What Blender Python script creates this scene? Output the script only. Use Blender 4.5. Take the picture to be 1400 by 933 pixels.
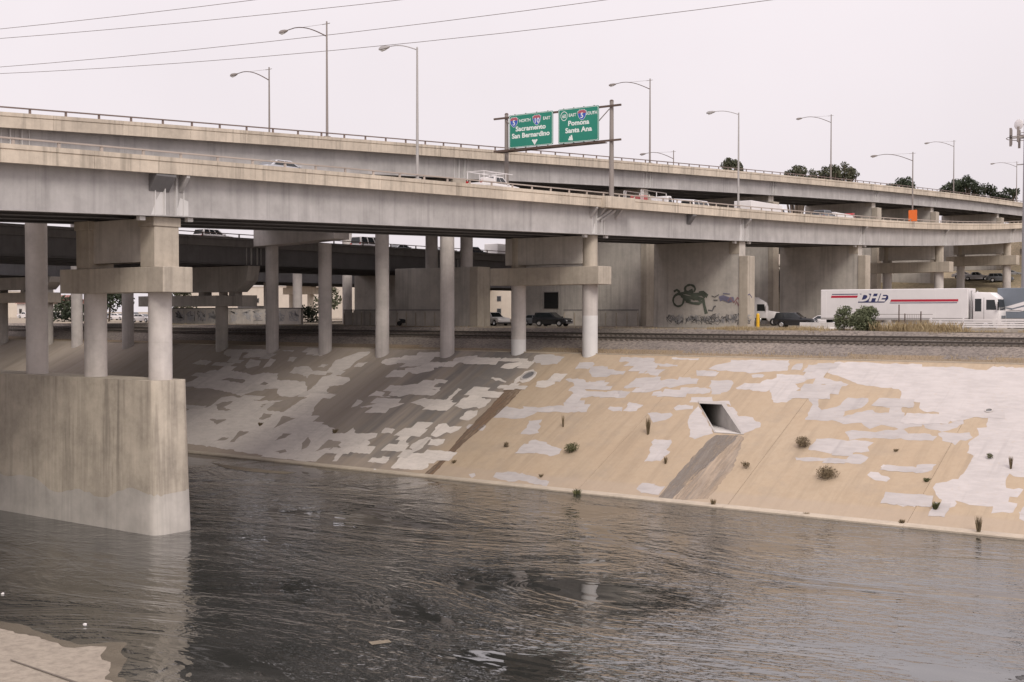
import bpy, bmesh, math, random
import numpy as np
from mathutils import Vector, Matrix
random.seed(7); rng = np.random.default_rng(7)
scene = bpy.context.scene
for o in list(bpy.data.objects): bpy.data.objects.remove(o, do_unlink=True)
COL = scene.collection

# ------------------------------------------------------------------ camera
# world: X along the river (photo right), Y across it towards the far bank, Z up, water at 0
F, CZ, HY, YC, YS = 1700.0, 14.0, 426.0, .8043, .5942
PITCH = math.atan((466.5 - HY) / F)
cam = bpy.data.cameras.new('camera'); camo = bpy.data.objects.new('camera', cam); COL.objects.link(camo)
cam.sensor_width = 36; cam.lens = 36 * F / 1400; cam.clip_end = 6000; cam.clip_start = .5
camo.location = (0, 0, CZ)
camo.rotation_euler = (math.pi / 2 - PITCH, 0, math.atan2(YS, YC))
scene.camera = camo
scene.render.resolution_x, scene.render.resolution_y = 1024, 682

# ------------------------------------------------------------------ sky, sun, exposure
SUN_EL, SUN_DIR = math.radians(42), Vector((.80, -.60, 0)).normalized()
world = bpy.data.worlds.new('World'); scene.world = world; world.use_nodes = True
nt = world.node_tree; nt.nodes.clear()
wo = nt.nodes.new('ShaderNodeOutputWorld'); bg = nt.nodes.new('ShaderNodeBackground')
sk = nt.nodes.new('ShaderNodeTexSky'); sk.sky_type = 'NISHITA'; sk.sun_disc = False
sk.sun_elevation = SUN_EL; sk.sun_rotation = math.atan2(SUN_DIR.x, SUN_DIR.y); sk.dust_density = 4
hs = nt.nodes.new('ShaderNodeHueSaturation'); hs.inputs['Saturation'].default_value = .25
nt.links.new(sk.outputs[0], hs.inputs['Color'])
sc_ = nt.nodes.new('ShaderNodeVectorMath'); sc_.operation = 'SCALE'; sc_.inputs['Scale'].default_value = .10
nt.links.new(hs.outputs[0], sc_.inputs[0])
geo = nt.nodes.new('ShaderNodeNewGeometry'); sep = nt.nodes.new('ShaderNodeSeparateXYZ')
tc = nt.nodes.new('ShaderNodeTexCoord'); nt.links.new(tc.outputs['Generated'], sep.inputs[0])
pw = nt.nodes.new('ShaderNodeMath'); pw.operation = 'POWER'; pw.inputs[1].default_value = 2.0; pw.use_clamp = False
mx = nt.nodes.new('ShaderNodeMath'); mx.operation = 'MAXIMUM'; mx.inputs[1].default_value = 0
nt.links.new(sep.outputs['Z'], mx.inputs[0]); nt.links.new(mx.outputs[0], pw.inputs[0])
ma = nt.nodes.new('ShaderNodeMath'); ma.operation = 'MULTIPLY_ADD'; ma.inputs[1].default_value = 1.05; ma.inputs[2].default_value = .76
nt.links.new(pw.outputs[0], ma.inputs[0])
# faint large cloud mottling of the overcast layer
cn = nt.nodes.new('ShaderNodeTexNoise'); cn.inputs['Scale'].default_value = 2.2; cn.inputs['Detail'].default_value = 5
cmr = nt.nodes.new('ShaderNodeMapRange'); cmr.inputs['To Min'].default_value = .94; cmr.inputs['To Max'].default_value = 1.05
cmr.inputs['From Min'].default_value = .3; cmr.inputs['From Max'].default_value = .7
nt.links.new(tc.outputs['Generated'], cn.inputs['Vector']); nt.links.new(cn.outputs[0], cmr.inputs[0])
mm = nt.nodes.new('ShaderNodeMath'); mm.operation = 'MULTIPLY'; nt.links.new(ma.outputs[0], mm.inputs[0]); nt.links.new(cmr.outputs[0], mm.inputs[1])
oc = nt.nodes.new('ShaderNodeVectorMath'); oc.operation = 'SCALE'; oc.inputs[0].default_value = (1.0, .915, .95)
nt.links.new(mm.outputs[0], oc.inputs['Scale'])
mix = nt.nodes.new('ShaderNodeMix'); mix.data_type = 'RGBA'; mix.inputs[0].default_value = .9
nt.links.new(sc_.outputs[0], mix.inputs[6]); nt.links.new(oc.outputs[0], mix.inputs[7])
nt.links.new(mix.outputs[2], bg.inputs[0]); bg.inputs[1].default_value = 1.0
nt.links.new(bg.outputs[0], wo.inputs[0])
sl = bpy.data.lights.new('sun', 'SUN'); sl.energy = 1.5; sl.angle = math.radians(20); sl.color = (1, .93, .82)
so = bpy.data.objects.new('sun', sl); COL.objects.link(so)
sd = Vector((SUN_DIR.x * math.cos(SUN_EL), SUN_DIR.y * math.cos(SUN_EL), math.sin(SUN_EL)))
so.rotation_euler = (-sd).to_track_quat('-Z', 'Y').to_euler(); so.location = (40, -40, 80)
vs = scene.view_settings; vs.view_transform = 'Standard'; vs.look = 'None'; vs.gamma = 1; vs.exposure = 0.26; vs.use_curve_mapping = False
scene.render.engine = 'CYCLES'

# ------------------------------------------------------------------ pixel -> place
def ray(x, y):
    a = x - 700; b = -(y - 466.5)
    fw = F * math.cos(PITCH) + b * math.sin(PITCH); up = b * math.cos(PITCH) - F * math.sin(PITCH)
    return (YC * a - YS * fw, YS * a + YC * fw, up)
def onX(x, y, X): r = ray(x, y); t = X / r[0]; return Vector((X, r[1] * t, CZ + r[2] * t))
def onN(x, y, n): r = ray(x, y); t = n / r[1]; return Vector((r[0] * t, n, CZ + r[2] * t))
def onZ(x, y, z): r = ray(x, y); t = (z - CZ) / r[2]; return Vector((r[0] * t, r[1] * t, z))
TOE, TOP, TOPZ = 79.95, 100.5, 9.9            # the far bank: toe and top
SK = TOPZ / (TOP - TOE)
def onS(x, y):
    r = ray(x, y); t = (-TOE * SK - CZ) / (r[2] - SK * r[1]); return Vector((r[0] * t, r[1] * t, CZ + r[2] * t))
SNRM = Vector((0, -SK, 1)).normalized()
GZ = 12.1                                      # level of the land behind the tracks

# ------------------------------------------------------------------ materials
MATS = {}
def srgb(r, g, b): return tuple(((c / 255) / 12.92 if c / 255 <= .04045 else ((c / 255 + .055) / 1.055) ** 2.4) for c in (r, g, b)) + (1,)
class N:
    def __init__(s, m): s.t = m.node_tree; s.n = s.t.nodes; s.l = s.t.links
    def new(s, k, **kw):
        x = s.n.new(k)
        for a, b in kw.items(): setattr(x, a, b)
        return x
    def link(s, a, b): s.l.new(a, b)
    def mapping(s, scale, coord='Position'):
        if coord == 'Position': g = s.new('ShaderNodeNewGeometry').outputs['Position']
        else: g = s.new('ShaderNodeTexCoord').outputs['Object']
        m = s.new('ShaderNodeMapping'); m.inputs['Scale'].default_value = scale; s.link(g, m.inputs[0]); return m.outputs[0]
    def noise(s, vec, scale, detail=4, rough=.55, dist=0):
        x = s.new('ShaderNodeTexNoise'); x.inputs['Scale'].default_value = scale; x.inputs['Detail'].default_value = detail
        x.inputs['Roughness'].default_value = rough; x.inputs['Distortion'].default_value = dist
        s.link(vec, x.inputs['Vector']); return x.outputs[0]
    def rng(s, v, a, b, c=0, d=1):
        x = s.new('ShaderNodeMapRange'); s.link(v, x.inputs[0])
        for i, q in zip((1, 2, 3, 4), (a, b, c, d)): x.inputs[i].default_value = q
        return x.outputs[0]
    def mixc(s, f, a, b, mode='MIX'):
        x = s.new('ShaderNodeMix'); x.data_type = 'RGBA'; x.blend_type = mode
        for k, q in ((0, f), (6, a), (7, b)):
            if hasattr(q, 'is_output'): s.link(q, x.inputs[k])
            else: x.inputs[k].default_value = q
        return x.outputs[2]
    def mul(s, a, b):
        x = s.new('ShaderNodeMath', operation='MULTIPLY')
        for k, q in ((0, a), (1, b)):
            if hasattr(q, 'is_output'): s.link(q, x.inputs[k])
            else: x.inputs[k].default_value = q
        return x.outputs[0]
def mat(name, col, rough=.85, metal=0, spec=.3, var=.12, streak=0, blotch=.15, bump=.0, bscale=6, streakcol=None, rnd=.06, coord='Position', emit=None):
    if name in MATS: return MATS[name]
    m = bpy.data.materials.new(name); m.use_nodes = True; k = N(m); b = k.n['Principled BSDF']
    b.inputs['Roughness'].default_value = rough; b.inputs['Metallic'].default_value = metal
    b.inputs['Specular IOR Level'].default_value = spec
    c = col if len(col) == 4 else tuple(col) + (1,)
    cur = k.mixc(0, c, c)
    if blotch:
        v = k.mapping((1, 1, 1), coord); n1 = k.noise(v, .45, 6, .62)
        cur = k.mixc(k.rng(n1, .35, .68, 0, 1), cur, tuple(q * (1 - 1.9 * blotch) for q in c[:3]) + (1,))
        n2 = k.noise(v, 3.1, 5, .65)
        cur = k.mixc(k.rng(n2, .3, .7, 0, var * 2.2), cur, tuple(min(1, q * (1 + var) + .01) for q in c[:3]) + (1,))
    if streak:
        v = k.mapping((2.3, 2.3, .10), coord); n3 = k.noise(v, 1.0, 5, .6)
        v4 = k.mapping((.5, .5, .05), coord); n4 = k.noise(v4, 1.0, 3, .5)
        f = k.mul(k.rng(n3, .46, .68, 0, 1), k.rng(n4, .38, .62, 0.15, 1))
        cur = k.mixc(k.mul(f, streak), cur, streakcol or tuple(q * .38 for q in c[:3]) + (1,))
    if rnd:
        oi = k.new('ShaderNodeObjectInfo'); hv = k.new('ShaderNodeHueSaturation'); k.link(cur, hv.inputs['Color'])
        k.link(k.rng(oi.outputs['Random'], 0, 1, 1 - rnd, 1 + rnd), hv.inputs['Value']); cur = hv.outputs[0]
    k.link(cur, b.inputs['Base Color'])
    if bump:
        v = k.mapping((1, 1, 1), coord); bn = k.noise(v, bscale, 8, .7)
        bp = k.new('ShaderNodeBump'); bp.inputs['Strength'].default_value = bump; bp.inputs['Distance'].default_value = .05
        k.link(bn, bp.inputs['Height']); k.link(bp.outputs[0], b.inputs['Normal'])
    MATS[name] = m; return m
M_PAR = mat('parapet_concrete', (.57, .495, .41), streak=.7, var=.18, bump=.25, rnd=.09)
M_COP = mat('coping_concrete', (.44, .375, .30), streak=.25, var=.15, bump=.2, rnd=.05)
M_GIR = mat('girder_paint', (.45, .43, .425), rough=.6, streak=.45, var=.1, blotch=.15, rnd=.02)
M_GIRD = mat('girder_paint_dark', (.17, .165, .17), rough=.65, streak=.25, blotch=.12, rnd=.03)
M_GIRP = mat('girder_touch_up', (.60, .585, .58), rough=.6, streak=.1, blotch=.05, rnd=0)
M_COLM = mat('column_concrete', (.56, .515, .49), streak=.35, var=.12, bump=.15, rnd=.05)
M_CAP = mat('cap_concrete', (.46, .405, .34), streak=.45, var=.15, bump=.3, rnd=.05)
M_WALL = mat('bent_wall_concrete', (.53, .49, .45), streak=.5, var=.14, bump=.3, rnd=.05)
M_PIER = mat('pier_concrete', (.50, .44, .365), streak=.55, var=.14, blotch=.22, bump=.35, rnd=0, streakcol=(.13, .11, .095, 1))
M_PWH = mat('pier_whitewash', (.50, .465, .43), streak=.3, var=.08, bump=.2, rnd=0)
M_DECK = mat('deck_concrete', (.24, .22, .20), bump=.2)
M_RAIL = mat('rail_metal', (.42, .36, .32), rough=.5, blotch=.1)
M_RAILB = mat('rail_brown', (.20, .15, .135), rough=.6, blotch=.1)
M_MAST = mat('mast_grey', (.30, .30, .32), rough=.6, blotch=.04)
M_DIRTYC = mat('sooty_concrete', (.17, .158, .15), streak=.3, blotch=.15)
M_GALV = mat('galvanised', (.42, .40, .39), rough=.5, metal=.3, blotch=.05)
M_GALVD = mat('weathered_pole', (.25, .22, .205), rough=.6, blotch=.05)
M_RUST = mat('rusty_steel', (.12, .085, .07), rough=.8)
M_RAILW = mat('railway_steel', (.10, .085, .075), rough=.5, metal=.4)
M_RAILT = mat('rail_head', (.30, .27, .25), rough=.5, metal=.5, blotch=.05)
M_TIE = mat('timber_tie', (.155, .13, .11), bump=.4)
def paintmat(name, c, wear, under):
    m = bpy.data.materials.new(name); m.use_nodes = True; k = N(m); b = k.n['Principled BSDF']; b.inputs['Roughness'].default_value = .85; b.inputs['Specular IOR Level'].default_value = .2
    v = k.mapping((1, 1, 1)); cur = k.mixc(k.rng(k.noise(v, .5, 5, .6), .35, .65), c + (1,), tuple(q * .88 for q in c) + (1,))
    cur = k.mixc(k.rng(k.noise(k.mapping((.9, 3.2, 3.2)), 1, 4, .6), .42, .62, 0, .5), cur, tuple(q * 1.1 for q in c) + (1,))
    cur = k.mixc(k.rng(k.noise(v, 3.5, 7, .8), .56, .66, 0, wear), cur, under + (1,))
    cur = k.mixc(k.rng(k.noise(k.mapping((1.4, .10, .1)), 1, 5, .6), .58, .75, 0, .35), cur, tuple(q * .6 for q in c) + (1,))
    oi = k.new('ShaderNodeObjectInfo'); hv = k.new('ShaderNodeHueSaturation'); k.link(cur, hv.inputs['Color']); k.link(k.rng(oi.outputs['Random'], 0, 1, .90, 1.07), hv.inputs['Value'])
    k.link(hv.outputs[0], b.inputs['Base Color']); MATS[name] = m; return m
M_PATCH = paintmat('cover_paint_white', (.425, .392, .380), .35, (.40, .31, .22))
M_PATCHLIFT = paintmat('cover_paint_shade_lift', (.56, .51, .47), .5, (.30, .26, .22))  # same cover paint, its colour lightened to offset shade under the viaducts
M_BROWNP = mat('cover_paint_brown', (.32, .275, .235), var=.1, blotch=.1, rnd=.03)
M_FRAME = mat('culvert_concrete', (.42, .39, .37), blotch=.1)
M_CULVSHADE = mat('culvert_shaded', (.10, .095, .09))  # shade on one side wall and the roof put into the colour
M_CULVLIT = mat('culvert_lit', (.52, .49, .46))  # same culvert concrete, colour lightened where light falls on wall and floor
M_BLACK = mat('black_rubber', (.02, .02, .02), blotch=0)
M_CHROME = mat('bright_metal', (.6, .6, .6), rough=.25, metal=.9, blotch=0)
M_GLASS = mat('dark_glass', (.015, .018, .02), rough=.08, spec=.6, blotch=0, rnd=0)
M_GREEN = mat('sign_green', (.022, .215, .155), rough=.5, blotch=.05, rnd=0)
M_SWHITE = mat('sign_white', (.72, .76, .74), rough=.5, blotch=0, rnd=0)
M_SBLUE = mat('shield_blue', (.045, .10, .42), rough=.5, blotch=0, rnd=0)
M_SRED = mat('shield_red', (.38, .10, .13), rough=.5, blotch=0, rnd=0)
M_ORANGE = mat('sign_orange', (.72, .16, .035), rough=.5, blotch=.03, rnd=0)
M_NAVY = mat('print_navy', (.03, .035, .11), rough=.5, blotch=0, rnd=0)
M_PRED = mat('print_red', (.42, .025, .05), rough=.5, blotch=0, rnd=0)
M_WHITE = mat('white_paint', (.72, .69, .69), rough=.4, spec=.5, var=.03, blotch=.05, rnd=.03)
M_SILVER = mat('silver_paint', (.48, .48, .50), rough=.3, metal=.5, blotch=0)
M_DARKP = mat('black_paint', (.018, .019, .022), rough=.25, spec=.6, blotch=0)
M_GREYP = mat('grey_paint', (.13, .135, .15), rough=.3, spec=.5, blotch=0)
M_BLUEG = mat('bluegrey_trailer', (.15, .17, .20), rough=.5, blotch=.05)
M_REDP = mat('red_paint', (.42, .03, .035), rough=.35, spec=.5, blotch=0)
M_TAILR = mat('tail_lamp', (.35, .01, .01), rough=.3, blotch=0)
M_LAMPG = mat('head_lamp', (.7, .7, .68), rough=.15, spec=.7, blotch=0)
M_YEL = mat('yellow_paint', (.72, .42, .03), rough=.5, blotch=.08)
M_BARR = mat('barrier_white', (.60, .57, .55), streak=.3, blotch=.1)
M_LOWW = mat('low_wall', (.40, .36, .32), streak=.3)
M_TRUNK = mat('bark', (.13, .10, .08), bump=.5)
M_BUILD = mat('stucco_pale', (.62, .55, .47), streak=.1, blotch=.06)
M_BUILD2 = mat('stucco_white', (.66, .63, .60), streak=.1, blotch=.06)
M_ROOF = mat('roof_red', (.28, .13, .11))
M_GRAFD = mat('spray_dark_green', (.13, .15, .12), blotch=.35, rnd=0)
M_GRAFW = mat('spray_white', (.46, .45, .46), blotch=.3, rnd=0)
M_GRAFK = mat('spray_dark', (.17, .165, .165), blotch=.25, rnd=0)
M_GRAFP = mat('spray_pink', (.36, .21, .22), blotch=.3, rnd=0)
M_GRAFV = mat('spray_violet', (.23, .22, .32), blotch=.3, rnd=0)

def leafmat(name, c1, c2, trans=.25):
    if name in MATS: return MATS[name]
    m = bpy.data.materials.new(name); m.use_nodes = True; k = N(m); b = k.n['Principled BSDF']
    at = k.new('ShaderNodeAttribute', attribute_name='tone')
    k.link(k.mixc(at.outputs['Fac'], tuple(c1) + (1,), tuple(c2) + (1,)), b.inputs['Base Color'])
    b.inputs['Roughness'].default_value = .7; b.inputs['Specular IOR Level'].default_value = .2
    MATS[name] = m; return m
L_OLIVE = leafmat('leaf_olive', (.035, .04, .026), (.13, .13, .08))
L_DARK = leafmat('leaf_dark', (.022, .03, .02), (.075, .09, .055))
L_GREEN = leafmat('leaf_green', (.06, .075, .04), (.22, .235, .14))
L_DRY = leafmat('grass_dry', (.22, .16, .085), (.46, .37, .23))
L_WEED = leafmat('weed_dry', (.09, .07, .045), (.30, .23, .14))
L_WEEDG = leafmat('weed_green', (.04, .05, .025), (.19, .18, .085))

# bank slabs: tan concrete, dark run-off stains that have a shape of their own, pale rubbed areas
def bankmat():
    m = bpy.data.materials.new('bank_concrete'); m.use_nodes = True; k = N(m); b = k.n['Principled BSDF']
    b.inputs['Roughness'].default_value = .9; b.inputs['Specular IOR Level'].default_value = .2
    v = k.mapping((1, 1, 1)); tan = (.375, .29, .205, 1)
    cur = k.mixc(k.rng(k.noise(v, .16, 5, .6), .35, .65), tan, (.39, .31, .225, 1))
    cur = k.mixc(k.rng(k.noise(v, 2.2, 6, .7), .4, .75, 0, .5), cur, (.32, .24, .165, 1))
    # greyer tone upstream: the shade under the viaducts worked into the colour
    px = k.new('ShaderNodeSeparateXYZ'); k.link(v, px.inputs[0])
    vs_ = k.mapping((.45, .035, .06)); st = k.noise(vs_, 1.0, 6, .62)
    wob = k.new('ShaderNodeMath', operation='MULTIPLY_ADD'); k.link(k.noise(k.mapping((.12, .03, .03)), 1, 3), wob.inputs[0]); wob.inputs[1].default_value = 14
    k.link(px.outputs['X'], wob.inputs[2])
    g1 = k.rng(wob.outputs[0], -60, -68, 0, 1)
    cur = k.mixc(k.mul(g1, .92), cur, (.335, .29, .248, 1))
    # dark wash-down streaks on the slabs right below the pipe outlet and beside it
    band = k.mul(k.rng(wob.outputs[0], -61.5, -65, 0, 1), k.rng(wob.outputs[0], -86, -72, 0, 1))
    cur = k.mixc(k.mul(band, k.rng(st, .30, .58, 0, .95)), cur, (.15, .138, .132, 1))
    cur = k.mixc(k.mul(k.rng(st, .55, .75, 0, .5), g1), cur, (.19, .168, .148, 1))
    cur = k.mixc(k.rng(k.noise(k.mapping((1.3, .10, .12)), 1, 6, .65), .48, .70, 0, .40), cur, (.235, .185, .135, 1))
    cur = k.mixc(k.rng(k.noise(k.mapping((.35, .35, .35)), 1, 7, .7), .52, .68, 0, .45), cur, (.285, .235, .185, 1))
    # pale silt band by the water and a pinkish rubbed area
    cur = k.mixc(k.mul(k.rng(px.outputs['Z'], .95, .75, 0, 1), .45), cur, (.35, .285, .23, 1))
    k.link(cur, b.inputs['Base Color'])
    bp = k.new('ShaderNodeBump'); bp.inputs['Strength'].default_value = .35; bp.inputs['Distance'].default_value = .05
    k.link(k.noise(v, 5, 8, .7), bp.inputs['Height']); k.link(bp.outputs[0], b.inputs['Normal'])
    return m
M_BANK = bankmat()

def watermat():
    m = bpy.data.materials.new('river_water'); m.use_nodes = True; k = N(m); b = k.n['Principled BSDF']
    v = k.mapping((1, 1, 1))
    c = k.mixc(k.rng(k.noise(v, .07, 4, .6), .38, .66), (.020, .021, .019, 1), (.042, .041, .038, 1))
    c = k.mixc(k.rng(k.noise(k.mapping((.05, .13, 1)), 1, 6, .65, 1.0), .54, .70, 0, .5), c, (.12, .115, .105, 1))   # broad pale patches in the colour, lightening the water as sky sheen would
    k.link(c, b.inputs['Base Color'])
    b.inputs['Roughness'].default_value = .015; b.inputs['IOR'].default_value = 2.5; b.inputs['Specular IOR Level'].default_value = .5
    va = k.mapping((.62, 1.1, 1)); vb = k.mapping((.40, .8, 1))
    n1 = k.noise(va, 1.1, 2, .5, 1.0); n2 = k.noise(va, 3.4, 2, .5); n3 = k.noise(vb, .28, 2, .5, .9)
    # riffled reaches, smooth reaches and a few sharper current lines
    mask = k.rng(k.noise(k.mapping((.040, .075, 1)), 1, 5, .65, 1.4), .42, .60, .02, 2.2)
    wv = k.new('ShaderNodeTexWave', wave_type='BANDS', bands_direction='Y'); wv.inputs['Scale'].default_value = .22; wv.inputs['Distortion'].default_value = 9; wv.inputs['Detail'].default_value = 3; wv.inputs['Detail Scale'].default_value = 1.2
    k.link(k.mapping((.35, 1, 1)), wv.inputs['Vector'])
    s1 = k.new('ShaderNodeMath', operation='MULTIPLY_ADD'); k.link(n2, s1.inputs[0]); s1.inputs[1].default_value = .42; k.link(n1, s1.inputs[2])
    hi = k.mul(s1.outputs[0], mask)
    s2 = k.new('ShaderNodeMath', operation='MULTIPLY_ADD'); k.link(n3, s2.inputs[0]); s2.inputs[1].default_value = .7; k.link(hi, s2.inputs[2])
    s3 = k.new('ShaderNodeMath', operation='MULTIPLY_ADD'); k.link(wv.outputs['Fac'], s3.inputs[0]); s3.inputs[1].default_value = .10; k.link(s2.outputs[0], s3.inputs[2]); s2 = s3
    bp = k.new('ShaderNodeBump'); bp.inputs['Distance'].default_value = .047; bp.inputs['Strength'].default_value = 1.0
    k.link(s2.outputs[0], bp.inputs['Height']); k.link(bp.outputs[0], b.inputs['Normal'])
    return m
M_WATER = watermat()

def groundmat(name, c1, c2, c3, sc=1.0, bump=.6):
    m = bpy.data.materials.new(name); m.use_nodes = True; k = N(m); b = k.n['Principled BSDF']
    b.inputs['Roughness'].default_value = .95; b.inputs['Specular IOR Level'].default_value = .1
    v = k.mapping((1, 1, 1))
    cur = k.mixc(k.rng(k.noise(v, .12 * sc, 6, .65), .38, .62), tuple(c1) + (1,), tuple(c2) + (1,))
    cur = k.mixc(k.rng(k.noise(v, 4.5 * sc, 5, .75), .42, .66, 0, .85), cur, tuple(c3) + (1,))
    k.link(cur, b.inputs['Base Color'])
    bp = k.new('ShaderNodeBump'); bp.inputs['Strength'].default_value = bump; bp.inputs['Distance'].default_value = .12
    k.link(k.noise(v, 7 * sc, 6, .75), bp.inputs['Height']); k.link(bp.outputs[0], b.inputs['Normal'])
    return m
M_GROUND = groundmat('dusty_ground', (.33, .27, .205), (.27, .235, .195), (.19, .165, .135))
M_BALL = groundmat('ballast_stone', (.30, .255, .22), (.22, .19, .17), (.085, .075, .07), .75, 1.0)
M_DIRT = groundmat('bank_top_dirt', (.30, .225, .15), (.24, .19, .135), (.16, .125, .095), 1.2, .8)
M_HILL = groundmat('dry_hill', (.36, .28, .19), (.28, .225, .15), (.12, .115, .07), .5)
M_ASPH = groundmat('asphalt', (.075, .072, .07), (.06, .058, .056), (.045, .044, .043), 1.0, .3)
M_APRON = groundmat('apron_concrete', (.36, .315, .26), (.30, .26, .215), (.21, .18, .15), .5, .3)
M_SILT = groundmat('silt', (.27, .225, .17), (.22, .185, .14), (.12, .10, .08), 1.5, .4)

# ------------------------------------------------------------------ mesh helpers
ORG = {}
class MB:
    def __init__(s): s.v = []; s.f = []; s.mi = []
    def add(s, vs, fs):
        o = len(s.v); s.v += [tuple(p) for p in vs]; s.f += [tuple(i + o for i in q) for q in fs]; return s
    def box(s, x0, x1, y0, y1, z0, z1):
        return s.add([(x0, y0, z0), (x1, y0, z0), (x1, y1, z0), (x0, y1, z0), (x0, y0, z1), (x1, y0, z1), (x1, y1, z1), (x0, y1, z1)],
                     [(3, 2, 1, 0), (4, 5, 6, 7), (0, 1, 5, 4), (1, 2, 6, 5), (2, 3, 7, 6), (3, 0, 4, 7)])
    def loft(s, rings, cap=True):
        n = len(rings[0]); vs = [p for r in rings for p in r]; fs = []
        for i in range(len(rings) - 1):
            for j in range(n):
                a = i * n + j; b = i * n + (j + 1) % n; fs.append((a, b, b + n, a + n))
        if cap: fs += [tuple(range(n - 1, -1, -1)), tuple((len(rings) - 1) * n + j for j in range(n))]
        return s.add(vs, fs)
    def cyl(s, cx, cy, z0, z1, r0, r1=None, seg=20, stages=None):
        r1 = r0 if r1 is None else r1; st = stages or [(z0, r0), (z1, r1)]
        return s.loft([[(cx + r * math.cos(2 * math.pi * j / seg), cy + r * math.sin(2 * math.pi * j / seg), z) for j in range(seg)] for z, r in st])
    def tube(s, pts, r, seg=8, r1=None):
        pts = [Vector(p) for p in pts]; rings = []; up = None
        for i, p in enumerate(pts):
            d = (pts[min(i + 1, len(pts) - 1)] - pts[max(i - 1, 0)]).normalized()
            if up is None: up = Vector((0, 0, 1)) if abs(d.z) < .9 else Vector((1, 0, 0))
            a = d.cross(up).normalized(); b = a.cross(d).normalized(); up = b
            rr = r if r1 is None else r + (r1 - r) * i / (len(pts) - 1)
            rings.append([p + a * rr * math.cos(2 * math.pi * j / seg) + b * rr * math.sin(2 * math.pi * j / seg) for j in range(seg)])
        return s.loft(rings)
    def sweep(s, sec, ys, X, zf):            # closed section [(dx,dz)] along Y at X, height zf(y)
        return s.loft([[(X + dx, y, zf(y) + dz) for dx, dz in sec] for y in ys])
    def prism(s, poly, axis, a, b):          # 2d polygon extruded along axis from a to b
        def P(u, w, t): return {'x': (t, u, w), 'y': (u, t, w), 'z': (u, w, t)}[axis]
        return s.loft([[P(u, w, a) for u, w in poly], [P(u, w, b) for u, w in poly]])
    def build(s, name, m, parent=None, smooth=False, bevel=0, bseg=1, kind=None):
        me = bpy.data.meshes.new(name); o0 = ORG.get(parent.name, Vector()) if parent else Vector()
        me.from_pydata([(p[0] - o0.x, p[1] - o0.y, p[2] - o0.z) for p in s.v], [], s.f)
        bm = bmesh.new(); bm.from_mesh(me); bmesh.ops.recalc_face_normals(bm, faces=bm.faces)
        if bevel:
            es = [e for e in bm.edges if len(e.link_faces) == 2 and e.calc_face_angle(0) > .6]
            try: bmesh.ops.bevel(bm, geom=es, offset=bevel, segments=bseg, profile=.5, affect='EDGES', clamp_overlap=True)
            except Exception: pass
        bm.to_mesh(me); bm.free()
        if smooth:
            for q in me.polygons: q.use_smooth = True
            try: me.set_sharp_from_angle(angle=.7)
            except Exception: pass
        me.materials.append(m); o = bpy.data.objects.new(name, me); COL.objects.link(o)
        if parent: o.parent = parent; ORG[o.name] = o0
        if kind: o['kind'] = kind
        return o
def thing(name, label, cat, loc=(0, 0, 0), rz=0, group=None):
    e = bpy.data.objects.new(name, None); COL.objects.link(e); e.location = loc; e.rotation_euler = (0, 0, rz); e.empty_display_size = .5
    e['label'] = label; e['category'] = cat
    if group: e['group'] = group
    ORG[e.name] = Vector(); return e
def wthing(name, label, cat, base, group=None):   # empty at base, parts given in world coordinates
    e = thing(name, label, cat, base, 0, group); ORG[e.name] = Vector(base); return e
def tag(o, label, cat, group=None):
    o['label'] = label; o['category'] = cat
    if group: o['group'] = group
    return o
def struct(o): o['kind'] = 'structure'; return o
def copy_tree(o, parent=None):
    c = o.copy(); COL.objects.link(c); c.parent = parent
    for ch in list(o.children): copy_tree(ch, c)
    return c
def poly_obj(name, pts, m, parent=None):
    me = bpy.data.meshes.new(name); o0 = ORG.get(parent.name, Vector()) if parent else Vector()
    bm = bmesh.new(); vs = [bm.verts.new(Vector(p) - o0) for p in pts]; f = bm.faces.new(vs)
    f.normal_update(); bmesh.ops.triangulate(bm, faces=[f], ngon_method='EAR_CLIP'); bm.to_mesh(me); bm.free()
    me.materials.append(m); o = bpy.data.objects.new(name, me); COL.objects.link(o)
    if parent: o.parent = parent; ORG[o.name] = o0
    return o
def ragged(pts, step=.55, amp=.10, rnd=random):
    out = []
    for i, p in enumerate(pts):
        q = pts[(i + 1) % len(pts)]; L = (q - p).length; k = max(1, int(L / step))
        for j in range(k):
            t = j / k; w = p.lerp(q, t); e = amp * (1 if j else .6)
            out.append(w + Vector((rnd.uniform(-e, e), rnd.uniform(-e, e), 0)))
    return out

# ================================================================== setting
# water
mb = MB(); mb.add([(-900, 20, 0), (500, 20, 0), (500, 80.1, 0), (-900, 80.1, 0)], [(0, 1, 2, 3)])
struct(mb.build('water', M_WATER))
mb = MB(); mb.box(-900, 500, 18, 82, -2.5, -1.2); struct(mb.build('river_bed', M_SILT))

# ground of the far side with the bluff on the right, one sheet to the horizon
def smooth01(t): t = max(0, min(1, t)); return t * t * (3 - 2 * t)
def hill(x, y):
    w = smooth01((x + 175) / 70)
    return GZ + w * (9 * smooth01((y - 212) / 55) + 21 * smooth01((y - 330) / 90))
xs = list(range(-240, 60, 10)) + [70, 100, 150, 220, 400, 800, 1500, 2500]; xs = [-3000, -1800, -1000, -600, -400, -300] + xs
ys = [114.6, 117, 121, 130, 145, 165, 190] + list(range(205, 425, 6)) + [440, 500, 700, 1100, 1800, 3000]
vv = []; ff = []
for y in ys:
    for x in xs:
        z = hill(x, y) + (random.uniform(-.04, .04) if y < 125 else random.uniform(-.5, .5) if y > 225 and x > -150 else 0)
        vv.append((x, y, z))
for i in range(len(ys) - 1):
    for j in range(len(xs) - 1): a = i * len(xs) + j; ff.append((a, a + 1, a + 1 + len(xs), a + len(xs)))
gm = MB(); gm.add(vv, ff); g = struct(gm.build('ground', M_GROUND, smooth=True))
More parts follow.
